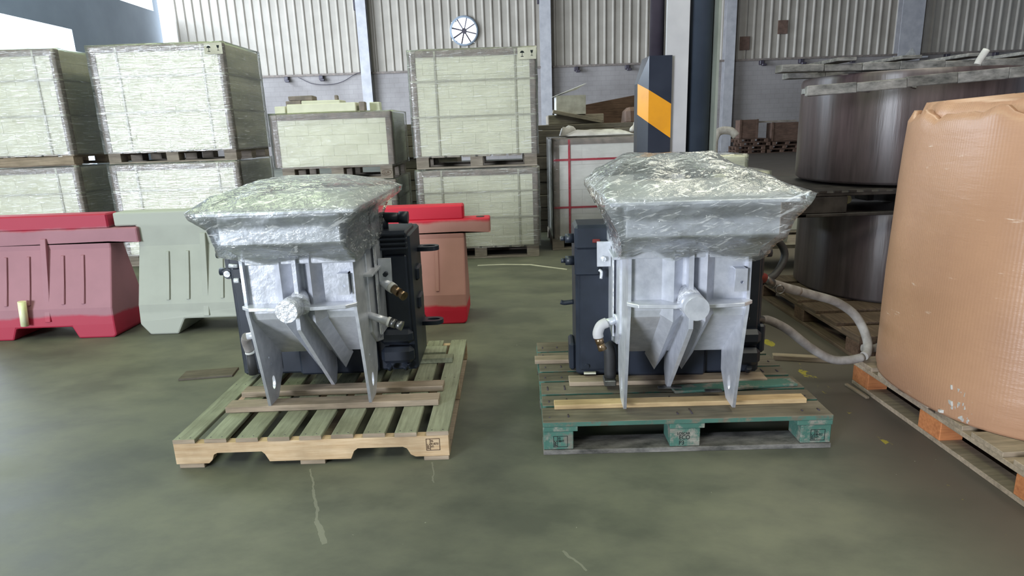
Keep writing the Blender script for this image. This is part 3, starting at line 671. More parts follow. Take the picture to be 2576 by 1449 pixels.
tag(MB().tube([(1.40, 7.35, rz1 + 0.02), (1.42, 7.36, rz1 + 0.07), (1.45, 7.40, rz1 + 0.12), (1.52, 7.42, rz1 + 0.17)], lambda t: 0.018 + 0.012 * math.sin(9 * t), 7).build('torn_strip', M['paper']), 'torn white paper strip sticking up beside the column', 'scrap')

# waste goods further back, standing on low timber piles
def pile(name, label, cat, x, y, w, d, h, mat, n=5, lean=0.03):
    t = thing(name, label, cat, (x, y, 0))
    for k in range(n):
        hh = h / n
        MB().box(random.uniform(-lean, lean), w + random.uniform(-lean, lean), random.uniform(-lean, lean), d, k * hh + (0.0 if k == 0 else 0.004), (k + 1) * hh, 0.008).build('board', M[mat], t)
    return t
pile('timber_pile', 'grey timber pile behind the red strapped stack', 'timber', 0.52, 9.3, 1.0, 0.5, 1.36, 'wood_old', 9, 0.04)
box = thing('open_carton', 'open white carton with a lifted flap behind the red strapped stack', 'carton', (0.72, 9.4, 1.50))
MB().box(0, 0.42, 0, 0.012, 0, 0.26).build('carton_front', M['paper'], box)
MB().box(0, 0.012, 0.012, 0.4, 0, 0.26).build('carton_side', M['paper'], box)
MB().box(0.408, 0.42, 0.012, 0.4, 0, 0.26).build('carton_side', M['crate_brown'], box)
MB().box(0.012, 0.408, 0.388, 0.4, 0, 0.26).build('carton_back', M['card_grey'], box)
MB().prism([(-0.06, 0, 0.24), (0.05, 0.0, 0.28), (0.28, 0.0, 0.33), (0.44, 0.0, 0.42), (0.44, 0.4, 0.42), (0.28, 0.4, 0.33), (0.05, 0.4, 0.28), (-0.06, 0.4, 0.24)][:4] , (0, 0.4, 0.012)).build('flap', M['paper'], box)
tag(MB().box(0, 0.72, 0, 0.09, 0, 0.05, 0.004, rot=Matrix.Rotation(0.22, 3, 'Y')).build('loose_plank', M['wood_greyish'], None, (0.66, 9.32, 1.52)), 'pale plank sloping down below the open carton', 'plank')
tag(MB().box(0, 0.8, 0, 0.5, 0, 0.135, 0.01).build('flat_carton', M['wood_greyish'], None, (0.6, 9.42, 1.362)), 'flat grey carton lying under the open carton', 'carton')
tag(MB().box(0, 2.2, 0, 0.12, 0, 0.06, 0.006).build('long_plank', M['wood_old'], None, (0.30, 8.3, 1.30)), 'long grey plank lying level behind the red strapped stack', 'plank')
pile('plank_support', 'low timber crib holding the long grey plank', 'timber', 0.35, 8.25, 1.9, 0.3, 1.295, 'wood_old', 8)
tag(MB().prism([(0, 0, 0), (1.5, 0, 0), (1.62, 0, 0.46), (1.3, 0, 0.47), (0, 0, 0.27)], (0, 0.03, 0)).build('leaning_panel', M['wood_brown'], None, (1.12, 10.1, 1.36)), 'brown board standing on edge behind the torn paper', 'board')
pile('timber_pile', 'brown timber pile under the brown board', 'timber', 1.1, 9.95, 1.7, 0.7, 1.36, 'wood_brown', 8, 0.05)
tag(MB().box(0, 0.55, 0, 0.4, 0, 0.27, 0.05, jit=0.03).build('scrap_sack', M['crate_brown'], None, (1.62, 8.4, 1.30)), 'brown torn sack beside the hazard guard', 'sack')
pile('timber_pile', 'dark timber pile under the torn sack', 'timber', 1.5, 8.75, 0.9, 0.5, 1.30, 'wood_old', 7)
bpy.data.objects['scrap_sack'].location = (1.6, 8.78, 1.302)
# grey pallet load seen in the gap left of the central tower
gp = pallet_box('wooden_pallet', 'pallet in the gap left of the central tower', -1.75, 8.6, 0.0, 1.1, 0.9, 0.13, group=GB)
pile('board_stack', 'dark board stack in the gap left of the central tower', 'boards', -1.7, 8.6, 1.05, 0.85, 0.0001 + 1.3, 'wood_old', 9).location.z = 0.131

# things by the far wall at the right
def crate(label, x, y, z, w, d, h, mat='crate_brown'):
    t = thing('wooden_crate', label, 'crate', (x, y, z))
    MB().box(0.02, w - 0.02, 0.02, d - 0.02, 0, h - 0.02).build('crate_body', M[mat], t)
    n = 3
    for k in range(n): MB().box(0, w, 0, 0.02, k * h / n + 0.01, (k + 1) * h / n - 0.01, 0.003).build('slat', M['wood_brown'], t)
    for x2 in (0, w - 0.08): MB().box(x2, x2 + 0.08, -0.02, 0.0, 0, h).build('batten', M['wood_brown'], t)
    return t
for k, (x, z) in enumerate(((9.3, 0), (10.6, 0), (11.9, 0), (9.3, 0.15), (10.7, 0.15), (9.5, 0.3), (10.8, 0.3), (9.4, 0.45))):
    pallet_box('wooden_pallet', ('old pallet flat by the far wall, left end of the bottom row', 'old pallet flat by the far wall, middle of the bottom row', 'old pallet flat by the far wall, right end of the bottom row', 'old pallet in the second layer of the far pile, left', 'old pallet in the second layer of the far pile, right', 'old pallet in the third layer of the far pile, left', 'old pallet in the third layer of the far pile, right', 'topmost old pallet of the far pile')[k],
               x, 26.4, z, 1.2, 0.9, 0.14, wm='wood_brown', group='old pallets by the far wall')
crate('brown crate on the far pallet pile, just right of the hall column', 9.45, 26.5, 0.60, 0.75, 0.6, 0.75)
crate('wide brown crate on the far pallet pile, left of the dark drum', 10.75, 26.5, 0.45, 1.35, 0.6, 0.75)
tag(MB().box(0, 1.6, 0, 0.2, 0, 0.07, 0.01).build('loose_plank', M['wood_greyish'], None, (10.2, 26.15, 0.45)), 'pale plank lying along the far pallet pile', 'plank')
bpy.data.objects['loose_plank.001'].location = (10.2, 26.6, 1.203)
# curved duct end right of the column
mb = MB().tube([(2.42, 7.6, 0.85), (2.42, 7.6, 1.12), (2.48, 7.6, 1.22), (2.60, 7.58, 1.22), (2.66, 7.56, 1.16)], 0.045, 12)
tag(mb.build('bent_pipe', M['hose']), 'bent grey pipe end just right of the hall column', 'pipe')
# low film wrapped boxes behind the right machine
def wrapped(label, x, y, z, w, d, h, mat='brick', filmm='film_thin'):
    t = thing('wrapped_carton', label, 'carton', (x, y, z))
    MB().box(0, w, 0, d, 0, h, 0.012).build('carton_body', M[mat], t)
    shell_film(-0.02, w + 0.02, -0.02, d + 0.02, 0.0, h + 0.02, M[filmm], t, amp=0.012)
    return t
pallet_box('wooden_pallet', 'pallet under the low wrapped cartons behind the right machine', 2.1, 6.95, 0.0, 1.2, 0.9, 0.13, group=GB)
wrapped('large low wrapped carton behind the right machine', 2.1, 6.95, 0.131, 0.72, 0.9, 0.65)
wrapped('small wrapped carton on top of the large low one, right of the column', 2.12, 7.05, 0.803, 0.48, 0.7, 0.16, filmm='film_stack')
wrapped('narrow wrapped carton beside the large low one', 2.86, 6.98, 0.131, 0.42, 0.8, 0.50, 'white_block')
# white tub and box left of the drums
tub = thing('white_tub', 'square white plastic tub with lid, left of the lower dark drum', 'tub', (2.42, 5.9, 0.235))
MB().rings([[(x * s, y * s, z) for x, y in ((-0.16, -0.13), (0.16, -0.13), (0.16, 0.13), (-0.16, 0.13))] for s, z in ((0.85, 0), (1.0, 0.20))], smooth=False).build('tub_body', M['plastic_white'], tub)
MB().box(-0.175, 0.175, -0.145, 0.145, 0.20, 0.225, 0.006).build('lid', M['plastic_white'], tub)
tt = thing('low_table', 'low pale table carrying the white tub', 'table', (2.2, 5.65, 0))
MB().box(0, 0.75, 0, 0.5, 0.20, 0.235, 0.004).build('table_top', M['wood_greyish'], tt)
for x in (0.03, 0.67):
    for y in (0.03, 0.42): MB().box(x, x + 0.05, y, y + 0.05, 0, 0.20).build('leg', M['wood_greyish'], tt)

# ------------------------------------------------------------------ plastic barriers
def barrier(label, x, y, color, mirror=False, w=1.0, drop_arm=True, H0=0.86, loc_r=None, arm=0.20, sz=1.0):
    """x,y = front right (or left) foot corner; water filled road barrier, body + ribs"""
    t = thing('plastic_barrier', label, 'barrier', (x, y, 0), 0, 'plastic road barriers')
    s = -1 if mirror else 1
    # outline in x-z, right hand end at 0, body running to -w
    if drop_arm:
        out = [(0.0, 0.02), (-0.02, 0.0), (-0.27, 0.0), (-0.305, 0.085), (-w + 0.305, 0.085), (-w + 0.27, 0.0), (-w + 0.02, 0.0), (-w, 0.02), (-w, 0.76), (arm, 0.76), (arm, 0.655), (0.0, 0.655)]
    else:
        out = [(-0.04, 0.0), (-0.24, 0.0), (-0.30, 0.11), (-w + 0.30, 0.11), (-w + 0.24, 0.0), (-w + 0.02, 0.0), (-w, 0.02), (-w, 0.86), (arm, 0.86), (arm, 0.765), (0.0, 0.765), (0.02, 0.08)]
    bm = bmesh.new()
    f = bm.faces.new([bm.verts.new((s * a, 0, b)) for a, b in out])
    for z in (0.10, 0.22, 0.40, 0.62, 0.655, 0.74):
        bmesh.ops.bisect_plane(bm, geom=bm.verts[:] + bm.edges[:] + bm.faces[:], plane_co=(0, 0, z), plane_no=(0, 0, 1))
    g = bmesh.ops.extrude_face_region(bm, geom=bm.faces[:])
    back = [v for v in g['geom'] if isinstance(v, bmesh.types.BMVert)]
    bs = set(back)
    for v in bm.verts:
        pass
    def wd(z): return 0.40 if z < 0.2 else (0.40 - (z - 0.2) / 0.42 * 0.24 if z < 0.62 else 0.16)
    for v in bm.verts:
        c = wd(v.co.z)
        v.co.y = 0.20 + (c / 2 if v in bs else -c / 2)
    bmesh.ops.recalc_face_normals(bm, faces=bm.faces)
    mb = MB(); mb.bm.free(); mb.bm = bm
    bod = mb.build('barrier_body', M[color], t)
    bv = bod.modifiers.new('bevel', 'BEVEL'); bv.width = 0.012; bv.segments = 2; bv.limit_method = 'ANGLE'; bv.angle_limit = 0.6
    # moulded ribs follow the sloping face
    def face_y(z): return 0.20 - wd(z) / 2
    for k, cx in enumerate((-0.20, -0.34, -0.46, -0.58, -0.74)):
        if cx < -w + 0.1: continue
        big = (k == 2)
        x0, x1 = (cx - 0.012, cx + 0.012) if not big else (cx - 0.02, cx + 0.02)
        z0, z1 = (0.25, 0.58) if not big else (0.13, 0.70)
        pts = [(face_y(z) - 0.010, z) for z in (z0, 0.40, z1)] + [(face_y(z) + 0.02, z) for z in (z1, 0.40, z0)]
        MB().yz(pts, s * x0, s * x1, 0.003).build('rib', M[color], t)
    if drop_arm:
        MB().box(*( (-w, 0.0) if s > 0 else (0.0, w) ), 0.13, 0.27, 0.755, H0, 0.01).build('top_rail', M[color], t)
        MB().cyl((s * (arm - 0.07), 0.2, 0.755), (s * (arm - 0.07), 0.2, 0.764), 0.03).build('pin_hole', M['black_rubber'], t)
    return t
bl1 = barrier('dusty red plastic barrier at the left edge with a yellow reflector tube', -2.80, 4.30, 'barrier_red')
barrier('dusty off-white plastic barrier between the red one and the left machine', -2.62, 4.33, 'barrier_white', mirror=True, drop_arm=False, arm=0.15)
barrier('red plastic barrier behind the left machine, in front of the central tower', -0.325, 4.34, 'barrier_red_mid', arm=0.185).scale = (1, 1, 0.965)
tag(MB().cyl((-3.41, 4.275, 0.115), (-3.395, 4.275, 0.29), 0.025).build('reflector_tube', M['reflector']), 'short yellow and white reflective tube against the left red barrier', 'reflector')
tag(MB().prism([(0, 0, 0), (0.26, 0.01, 0), (0.54, -0.05, 0), (0.88, -0.33, 0), (0.87, -0.36, 0), (0.52, -0.085, 0), (0.25, -0.025, 0), (0, -0.03, 0)], (0, 0, 0.004)).build('tape_strip', M['label'], None, (-0.34, 6.32, 0.0)), 'loose pale tape strip on the floor before the central tower', 'tape')
tag(MB().box(0, 0.30, 0, 0.13, 0, 0.012, 0.002).build('floor_board_scrap', M['wood_old'], None, (-1.93, 3.42, 0.0), 0.12), 'thin grey board scrap on floor left of the left pallet', 'scrap')

# ------------------------------------------------------------------ left pallet (notched stringers, boards running away)
lpx, lpy, lw, ld, lh = -1.433, 2.42, 1.148, 1.18, 0.131
LP = thing('wooden_pallet', 'pale pine pallet with notched stringers under the left machine', 'pallet', (lpx, lpy, 0), -0.004)
me = MB().box(0, 0.092, 0, ld, 0, 0.018, 0.0025).mesh('deck_board', M['wood_deck'])
me2 = MB().box(0, 0.092, 0, 0.003, 0, 0.017).mesh('board_end', M['wood_batten'])
for k in range(9):
    o = link('deck_board', me, LP, (k * (lw - 0.092) / 8, random.uniform(-0.003, 0.003), 0.113), random.uniform(-0.004, 0.004))
    link('board_end', me2, o, (0, -0.0015, 0.0))
so = [(0, 0.019), (0.138, 0.019), (0.155, 0.035), (0.162, 0.060), (0.178, 0.068), (0.365, 0.068), (0.378, 0.055), (0.392, 0.019), (0.735, 0.019), (0.748, 0.055), (0.765, 0.068), (0.955, 0.068), (0.972, 0.060), (0.985, 0.030), (1.005, 0.019), (lw, 0.019), (lw, 0.112), (0, 0.112)]
sm = MB().xz(so, 0, 0.04, 0.0015).mesh('stringer', M['wood_new'])
st0 = None
for y in (0.0, 0.57, ld - 0.04): link('stringer', sm, LP, (0, y, 0)) if y else None
st0 = link('stringer', sm, LP, (0, 0, 0))
sx0 = 1.052
frame_mb(MB(), sx0, sx0 + 0.058, 0.046, 0.100, 0.0).box(sx0 + 0.016, sx0 + 0.0185, -0.001, 0.0, 0.046, 0.100).build('stamp_frame', M['ink'], st0)
text_mesh('stamp_text', 'FR-\n01-02751\nHT-', 0.014, M['ink'], st0, (sx0 + 0.020, -0.0008, 0.084), sx=0.62)
text_mesh('stamp_text', 'IPPC', 0.014, M['ink'], st0, (sx0 + 0.014, -0.0008, 0.052), rot=(PI / 2, -PI / 2, 0), sx=0.9)
bb = MB().box(0, 0.105, 0, ld, 0, 0.018, 0.002).mesh('bottom_board', M['wood_batten'])
for x in (0.012, 0.52, lw - 0.108): link('bottom_board', bb, LP, (x, 0.0, 0))
for k in range(9):
    for q in (0.02, 0.62): pass
nl = MB()
for k in range(9):
    for y in (0.016, 0.59, ld - 0.02):
        for dx in (0.022, 0.068): nl.cyl((k * (lw - 0.092) / 8 + dx, y, 0.1305), (k * (lw - 0.092) / 8 + dx, y, 0.1318), 0.003, n=6)
nlo = nl.build('nail_heads', M['pipe_dark'], LP); nlo['kind'] = 'stuff'
def batten(label, p, w, d, h, mat, rz=0.0, name='wooden_batten', **k):
    return tag(MB().box(0, w, 0, d, 0, h, 0.002, **k).build(name, M[mat], None, p, rz), label, 'batten')
batten('front batten on the left pallet, under the feet of the left machine', (-1.315, 2.665, 0.1325), 0.965, 0.082, 0.028, 'wood_batten', 0.006)
batten('second batten from the front on the left pallet, behind the machine feet', (-1.31, 2.835, 0.1325), 0.965, 0.075, 0.028, 'wood_batten', -0.006)
batten('rear batten on the left pallet, sticking out beyond the black casing', (-1.30, 3.21, 0.1325), 0.97, 0.065, 0.028, 'wood_deck', 0.0)
batten('rearmost board on the left pallet, behind the black casing', (-1.25, 3.33, 0.1325), 0.87, 0.105, 0.02, 'wood_deck', 0.0)

# ------------------------------------------------------------------ right pallet (green, boards running across)
rpx, rpy, rw, rd = 0.109, 2.426, 1.2, 1.02
RP = thing('wooden_pallet', 'green painted block pallet under the right machine', 'pallet', (rpx, rpy, 0), -0.018)
y = 0; wd_ = (0.145, 0.105, 0.135, 0.105, 0.145, 0.105, 0.155); gp_ = (rd - sum(wd_)) / 6
for k, w in enumerate(wd_):
    o = MB().box(0, rw, 0, w, 0, 0.022, 0.002).build('deck_board', M['wood_green'], RP, (random.uniform(-0.004, 0.006) if k else 0, y, 0.127), random.uniform(-0.003, 0.003) if k else 0)
    nl = MB()
    for xx in (0.03, 0.11, 0.57, 0.63, 1.09, 1.16): nl.cyl((xx, w * 0.3 + random.uniform(0, w * 0.4), 0.0215), (xx, w * 0.3, 0.0228), 0.004, n=6)
    q = nl.build('nail_heads', M['pipe_dark'], o); q['kind'] = 'stuff'
    y += w + gp_
sb = MB().box(0, 0.145, 0, rd, 0, 0.022, 0.002).mesh('stringer_board', M['wood_green_side'])
for x in (0, 0.5275, 1.055): link('stringer_board', sb, RP, (x, 0.002, 0.1045))
bk = MB().box(0, 0.125, 0, 0.12, 0, 0.082, 0.003).mesh('block', M['wood_green_side'])
for i, x in enumerate((0.002, 0.53, 1.072)):
    for j, yy in enumerate((0.004, 0.45, rd - 0.125)):
        b = link('block', bk, RP, (x, yy, 0.022))
        if j == 0:
            if i == 1:
                text_mesh('stamp_text', 'LOSCAR', 0.016, M['ink_black'], b, (0.028, -0.001, 0.054), sx=0.9)
                text_mesh('stamp_text', 'ECO\nP3', 0.027, M['ink_black'], b, (0.036, -0.001, 0.033), sx=0.85)
            else:
                frame_mb(MB(), 0.040, 0.100, 0.012, 0.062, 0.0, 0.002).box(0.056, 0.058, -0.001, 0, 0.012, 0.062).build('stamp_frame', M['ink_black'], b)
                text_mesh('stamp_text', 'ES-\n08-012\nHT' if i else 'ES\n08HT', 0.014, M['ink_black'], b, (0.060, -0.001, 0.047), sx=0.75)
                text_mesh('stamp_text', 'IPPC', 0.015, M['ink_black'], b, (0.054, -0.001, 0.016), rot=(PI / 2, -PI / 2, 0), sx=0.9)
bo = MB().box(0, rw, 0, 0.125, 0, 0.021, 0.002).mesh('bottom_board', M['wood_mould'])
for yy in (0.0, 0.448, rd - 0.125): link('bottom_board', bo, RP, (0.0, yy, 0))
batten('long fresh yellow batten across the front of the green pallet', (0.166, 2.545, 0.1495), 1.085, 0.058, 0.021, 'wood_yellow', -0.020)
batten('grey batten on the green pallet under the front of the black casing', (0.255, 2.795, 0.1495), 0.92, 0.085, 0.021, 'wood_batten', -0.04)
batten('pink grey batten on the green pallet, sticking out left of the casing', (0.105, 3.10, 0.1495), 1.05, 0.07, 0.021, 'wood_batten', -0.03)
batten('weathered board with a green edge at the right on the green pallet', (0.72, 2.665, 0.1495), 0.575, 0.075, 0.012, 'wood_green_side', 0.07)
tag(MB().box(0, 0.36, 0, 0.045, 0, 0.03, 0.003).build('loose_plank', M['wood_batten'], None, (1.48, 3.42, 0.0), -0.25), 'pale plank on the floor right of the green pallet', 'plank')
tag(MB().box(0, 0.17, 0, 0.018, 0, 0.012, 0.002).build('wood_scrap', M['wood_batten'], None, (1.725, 2.865, 0.0), 1.68), 'small pale stick on the floor beside the right floor pallet', 'scrap')

# ------------------------------------------------------------------ the two machines
def machine(label, x, y, z, rz, left):
    T = thing('hopper_machine', label, 'machine', (x, y, z), rz)
    S = M['silver']; K = M['black']; hw = 0.233
    holes = [circ(0.064, 0.088, 0.020, 20, 0.033)]
    if left: holes += [circ(0.045, 0.215, 0.006, 10), circ(0.060, 0.180, 0.005, 10)]
    out = [(0, 0), (0.10, 0), (0.19, 0.10), (0.20, 0.24), (0.20, 0.86), (-0.10, 0.86), (-0.10, 0.46), (-0.084, 0.40)]
    for s in (-1, 1): plate('side_plate', out, holes, 'x', s * (hw - 0.006), 0.013, S, T)
    # front sheet, bent back at mid height
    MB().yz([(-0.078, 0.86), (-0.078, 0.455), (-0.066, 0.425), (0.20, 0.185), (0.208, 0.194), (-0.058, 0.435), (-0.068, 0.46), (-0.068, 0.86)], -hw + 0.012, hw - 0.012, 0.001).build('front_panel', S, T)
    # housing sides behind
    MB().yz([(0.10, 0.86), (0.10, 0.30), (0.20, 0.22), (0.39, 0.17), (0.39, 0.86)], -0.243, 0.243, 0.004).build('housing', S, T)
    for s in (-1, 1):
        MB().yz([(0.24, 0.86), (0.24, 0.24), (0.385, 0.27 if not left else 0.235), (0.385, 0.86)], *sorted((s * 0.243, s * 0.258)), bev=0.003).build('housing_flange', S, T)
        MB().box(s * 0.258 - 0.004 if s > 0 else s * 0.258, s * 0.258 if s > 0 else s * 0.258 + 0.004, 0.20, 0.24, 0.26, 0.86).build('weld_seam', M['silver_rough'], T)
    # angle ribs beside the fin
    def rib(s):
        st = [((-0.078, 0.86), (-1, 0)), ((-0.078, 0.435), (-0.93, -0.37)), ((0.235, 0.155), (-0.67, -0.74))]
        R = []
        for k, ((yy, zz), (ny, nz)) in enumerate(st):
            e = 0.046 if k < 2 else 0.040
            ap = (s * 0.062, yy + ny * e, zz + nz * e)
            if k == 2: ap = (s * 0.062, 0.255, 0.075)
            R.append([(s * 0.012, yy + 0.01, zz + 0.004), ap, (s * 0.108, yy + 0.01, zz + 0.004)])
        m_ = MB(); m_.rings(R, cap=True, smooth=False); return m_.build('angle_rib', S, T)
    rib(-1); rib(1)
    # centre fin
    MB().yz([(-0.07, 0.86), (-0.128, 0.86), (-0.134, 0.52), (-0.155, 0.50), (-0.155, 0.40), (-0.10, 0.34), (0.225, 0.0), (0.262, 0.0), (0.30, 0.06), (0.30, 0.30), (0.1, 0.31), (-0.06, 0.44)], -0.009, 0.009, 0.001).build('centre_fin', S, T)
    bx = -0.022 if left else 0.006
    MB().cyl((bx, -0.215, 0.497), (bx * 0.5, -0.09, 0.50), 0.046, 0.048, 28).build('boss', M['silver_rough'] if left else S, T)
    mb = MB(); mb.cyl((0, -0.135, 0.50), (0, -0.07, 0.53), 0.052, 0.034, 16); mb.build('boss_weld', M['silver_rough'], T)
    # cross shelf at mid height
    for s in (-1, 1):
        MB().xy([(s * 0.008, -0.07), (s * 0.232, -0.07), (s * 0.240, -0.112), (s * 0.20, -0.15), (s * 0.06, -0.165), (s * 0.008, -0.14)], 0.484, 0.499, 0.002).build('cross_shelf', S, T)
    # tab with a bolt hole
    tx = 0.190
    MB().box(tx + 0.020, tx + 0.024, -0.115, -0.078, 0.535, 0.625).box(tx - 0.022, tx + 0.024, -0.115, -0.078, 0.621, 0.625).build('tab_gusset', S, T)
    plate('drilled_tab', [(tx - 0.022, 0.535), (tx + 0.024, 0.535), (tx + 0.024, 0.625), (tx - 0.022, 0.625)], [circ(tx + 0.004, 0.572, 0.006, 12)], 'y', -0.117, 0.004, S, T)
    # header box and flange under the film
    MB().yz([(-0.305, 0.90), (-0.305, 0.785), (-0.115, 0.70), (-0.115, 0.67), (0.42, 0.665), (0.42, 0.90)], *((-0.205, 0.25) if left else (-0.27, 0.255)), bev=0.004).build('header_box', S, T)
    fx = (-0.26, 0.32) if left else (-0.33, 0.30)
    MB().box(fx[0], fx[1], -0.35, 0.52, 0.90, 0.915, 0.003).build('top_flange', S, T)
    # side bracket with bolt and bar
    s = 1 if left else -1
    bz = 0.555 if left else 0.62
    xs = sorted((s * 0.262, s * 0.322))
    plate('side_bracket', [(xs[0], bz - 0.055), (xs[1], bz - 0.055), (xs[1], bz + 0.055), (xs[0], bz + 0.055)], [], 'y', 0.255, 0.014, S, T)
    MB().cyl((s * 0.295, 0.248, bz - 0.018), (s * 0.295, 0.228, bz - 0.018), 0.012, n=6).build('bolt', K if left else M['silver_rough'], T)
    MB().box(*sorted((s * 0.228, s * 0.275)), 0.06, 0.25, bz + 0.012, bz + 0.024, 0.002).build('bracket_bar', S, T)
    # black casing
    cx0, cx1 = (-0.50, 0.395) if left else (-0.41, 0.455)
    ca = MB().box(cx0, cx1, 0.39, 0.74, 0.0, 0.70, 0.012)
    ca.box(cx0 + 0.02, cx0 + 0.20, 0.378, 0.392, 0.03, 0.56, 0.004)
    ca.box(cx1 - 0.13, cx1 - 0.02, 0.372, 0.392, 0.18, 0.60, 0.008)
    ca.box(-0.2, 0.2, 0.36, 0.392, 0.0, 0.17, 0.012)
    ca.build('casing', K, T)
    for xx in (cx0 + 0.05, cx0 + 0.16, cx1 - 0.05): MB().cyl((xx, 0.37, 0.05), (xx, 0.392, 0.05), 0.012, n=6).build('bolt', K, T)
    # lower gear housings at the right end
    gh = MB()
    for (zz, h) in ((0.155, 0.075), (0.055, 0.085)):
        gh.box(cx1 - 0.175, cx1 - 0.012, 0.325, 0.385, zz, zz + h, 0.02)
    gh.build('gear_cover', K, T)
    for xx in (cx1 - 0.14, cx1 - 0.06): MB().cyl((xx, 0.34, 0.045), (xx, 0.36, 0.02), 0.014, n=8).build('drain_plug', K, T)
    # ribbed head at the top right
    rb = MB().box(cx1 - 0.20, cx1 - 0.01, 0.36, 0.62, 0.625, 0.72, 0.008)
    for k in range(4): rb.box(cx1 - 0.205, cx1 - 0.008, 0.340, 0.37, 0.632 + k * 0.023, 0.643 + k * 0.023, 0.002)
    rb.build('ribbed_cover', K, T)
    MB().cyl((cx1 - 0.15, 0.46, 0.775), (cx1 - 0.03, 0.46, 0.770), 0.026, 0.024).cyl((cx1 - 0.055, 0.46, 0.772), (cx1 - 0.01, 0.46, 0.770), 0.030, 0.030).cyl((cx1 - 0.14, 0.46, 0.71), (cx1 - 0.14, 0.46, 0.775), 0.03).build('end_stub', K, T)
    # lifting eyes sticking out at the side
    for zz in (0.60, 0.195):
        ex = cx1 + 0.005
        oo = [(ex - 0.02, -0.045 + 0.66), (ex + 0.06, -0.045 + 0.66)] + [(ex + 0.06 + 0.045 * math.sin(a), 0.66 - 0.045 * math.cos(a)) for a in [PI * k / 10 for k in range(1, 10)]] + [(ex + 0.06, 0.705), (ex - 0.02, 0.705)]
        plate('lifting_eye', oo, [circ(ex + 0.052, 0.66, 0.034, 18, 0.019)], 'z', zz - 0.02, 0.022, K, T)
    for zz in (0.33, 0.48): MB().box(cx1 - 0.01, cx1 + 0.018, 0.50, 0.62, zz - 0.04, zz + 0.03, 0.01).build('hinge_lug', K, T)
    if left:
        # valve cluster on the left side
        v = MB().box(-0.53, -0.495, 0.42, 0.46, 0.50, 0.64, 0.006).cyl((-0.57, 0.44, 0.62), (-0.52, 0.44, 0.62), 0.017).cyl((-0.565, 0.44, 0.535), (-0.51, 0.44, 0.535), 0.019).cyl((-0.51, 0.40, 0.53), (-0.51, 0.44, 0.53), 0.026)
        v.build('valve_cluster', K, T)
        MB().cyl((-0.515, 0.395, 0.53), (-0.515, 0.40, 0.53), 0.016).cyl((-0.49, 0.38, 0.575), (-0.45, 0.38, 0.572), 0.010).cyl((-0.475, 0.38, 0.50), (-0.45, 0.38, 0.50), 0.013).build('valve_cap', M['silver_rough'], T)
        MB().box(-0.495, -0.46, 0.395, 0.45, 0.30, 0.42, 0.006).box(-0.50, -0.47, 0.395, 0.46, 0.08, 0.2, 0.006).build('side_lug', K, T)
        # two pipe stubs with couplings on the right
        p = MB().cyl((0.225, 0.10, 0.385), (0.32, 0.085, 0.352), 0.016, 0.019); p.build('pipe_stub', S, T)
        MB().cyl((0.318, 0.085, 0.353), (0.330, 0.083, 0.349), 0.023).build('thread_tape', M['white_tape'], T)
        MB().cyl((0.330, 0.083, 0.349), (0.355, 0.080, 0.341), 0.021).cyl((0.355, 0.080, 0.341), (0.385, 0.076, 0.331), 0.017, 0.023).build('coupling', M['steel'], T)
        p = MB().cyl((0.24, 0.30, 0.51), (0.315, 0.24, 0.475), 0.018, 0.026); p.build('pipe_stub', S, T)
        MB().cyl((0.315, 0.24, 0.475), (0.330, 0.228, 0.468), 0.025).build('thread_tape', M['white_tape'], T)
        MB().cyl((0.330, 0.228, 0.468), (0.36, 0.204, 0.453), 0.021).cyl((0.36, 0.204, 0.453), (0.385, 0.184, 0.441), 0.017, 0.022).build('coupling', M['brass'], T)
        MB().tube([(-0.33, 0.10, 0.30), (-0.345, 0.12, 0.27), (-0.345, 0.14, 0.22)], 0.022).build('elbow', M['hose'], T)
        MB().cyl((-0.24, 0.12, 0.31), (-0.33, 0.10, 0.30), 0.016).build('pipe_stub', S, T)
        MB().cyl((-0.345, 0.14, 0.222), (-0.345, 0.142, 0.205), 0.021).build('thread_tape', M['white_tape'], T)
        MB().cyl((-0.345, 0.142, 0.205), (-0.345, 0.15, 0.10), 0.018, 0.022).build('drain_hose', M['black_rubber'], T)
    else:
        MB().cyl((-0.236, 0.20, 0.335), (-0.300, 0.18, 0.325), 0.017).cyl((-0.24, 0.20, 0.335), (-0.25, 0.197, 0.333), 0.028).build('pipe_stub', S, T)
        MB().tube([(-0.285, 0.185, 0.327), (-0.312, 0.178, 0.315), (-0.325, 0.175, 0.285), (-0.323, 0.175, 0.262)], 0.023).build('elbow', M['white_paint'], T)
        MB().cyl((-0.323, 0.175, 0.262), (-0.315, 0.175, 0.235), 0.019).cyl((-0.315, 0.175, 0.235), (-0.305, 0.175, 0.205), 0.016, 0.020).build('coupling', M['brass'], T)
        MB().tube([(-0.28, 0.30, 0.19), (-0.262, 0.29, 0.15), (-0.258, 0.29, 0.03)], 0.028).build('drain_hose', M['black_rubber'], T)
        MB().box(-0.29, -0.235, 0.24, 0.32, 0.0, 0.028, 0.004).build('hose_clamp', M['steel'], T)
        # head block with studs on the left
        MB().box(-0.415, -0.24, 0.34, 0.55, 0.62, 0.735, 0.014).box(-0.415, -0.30, 0.35, 0.44, 0.50, 0.64, 0.008).build('head_block', K, T)
        for zz in (0.665, 0.56): MB().cyl((-0.415, 0.42, zz), (-0.455, 0.42, zz), 0.022).cyl((-0.455, 0.42, zz), (-0.475, 0.42, zz), 0.011).build('stud', K, T)
        MB().cyl((-0.462, 0.42, 0.665), (-0.478, 0.42, 0.665), 0.009).build('stud_nut', M['steel'], T)
        MB().box(-0.335, -0.300, 0.335, 0.35, 0.655, 0.672, 0.003).build('red_plug', M['red_metal'], T)
        MB().tube([(-0.305, 0.34, 0.53), (-0.295, 0.335, 0.52), (-0.297, 0.335, 0.49)], 0.007).build('hook', M['silver_rough'], T)
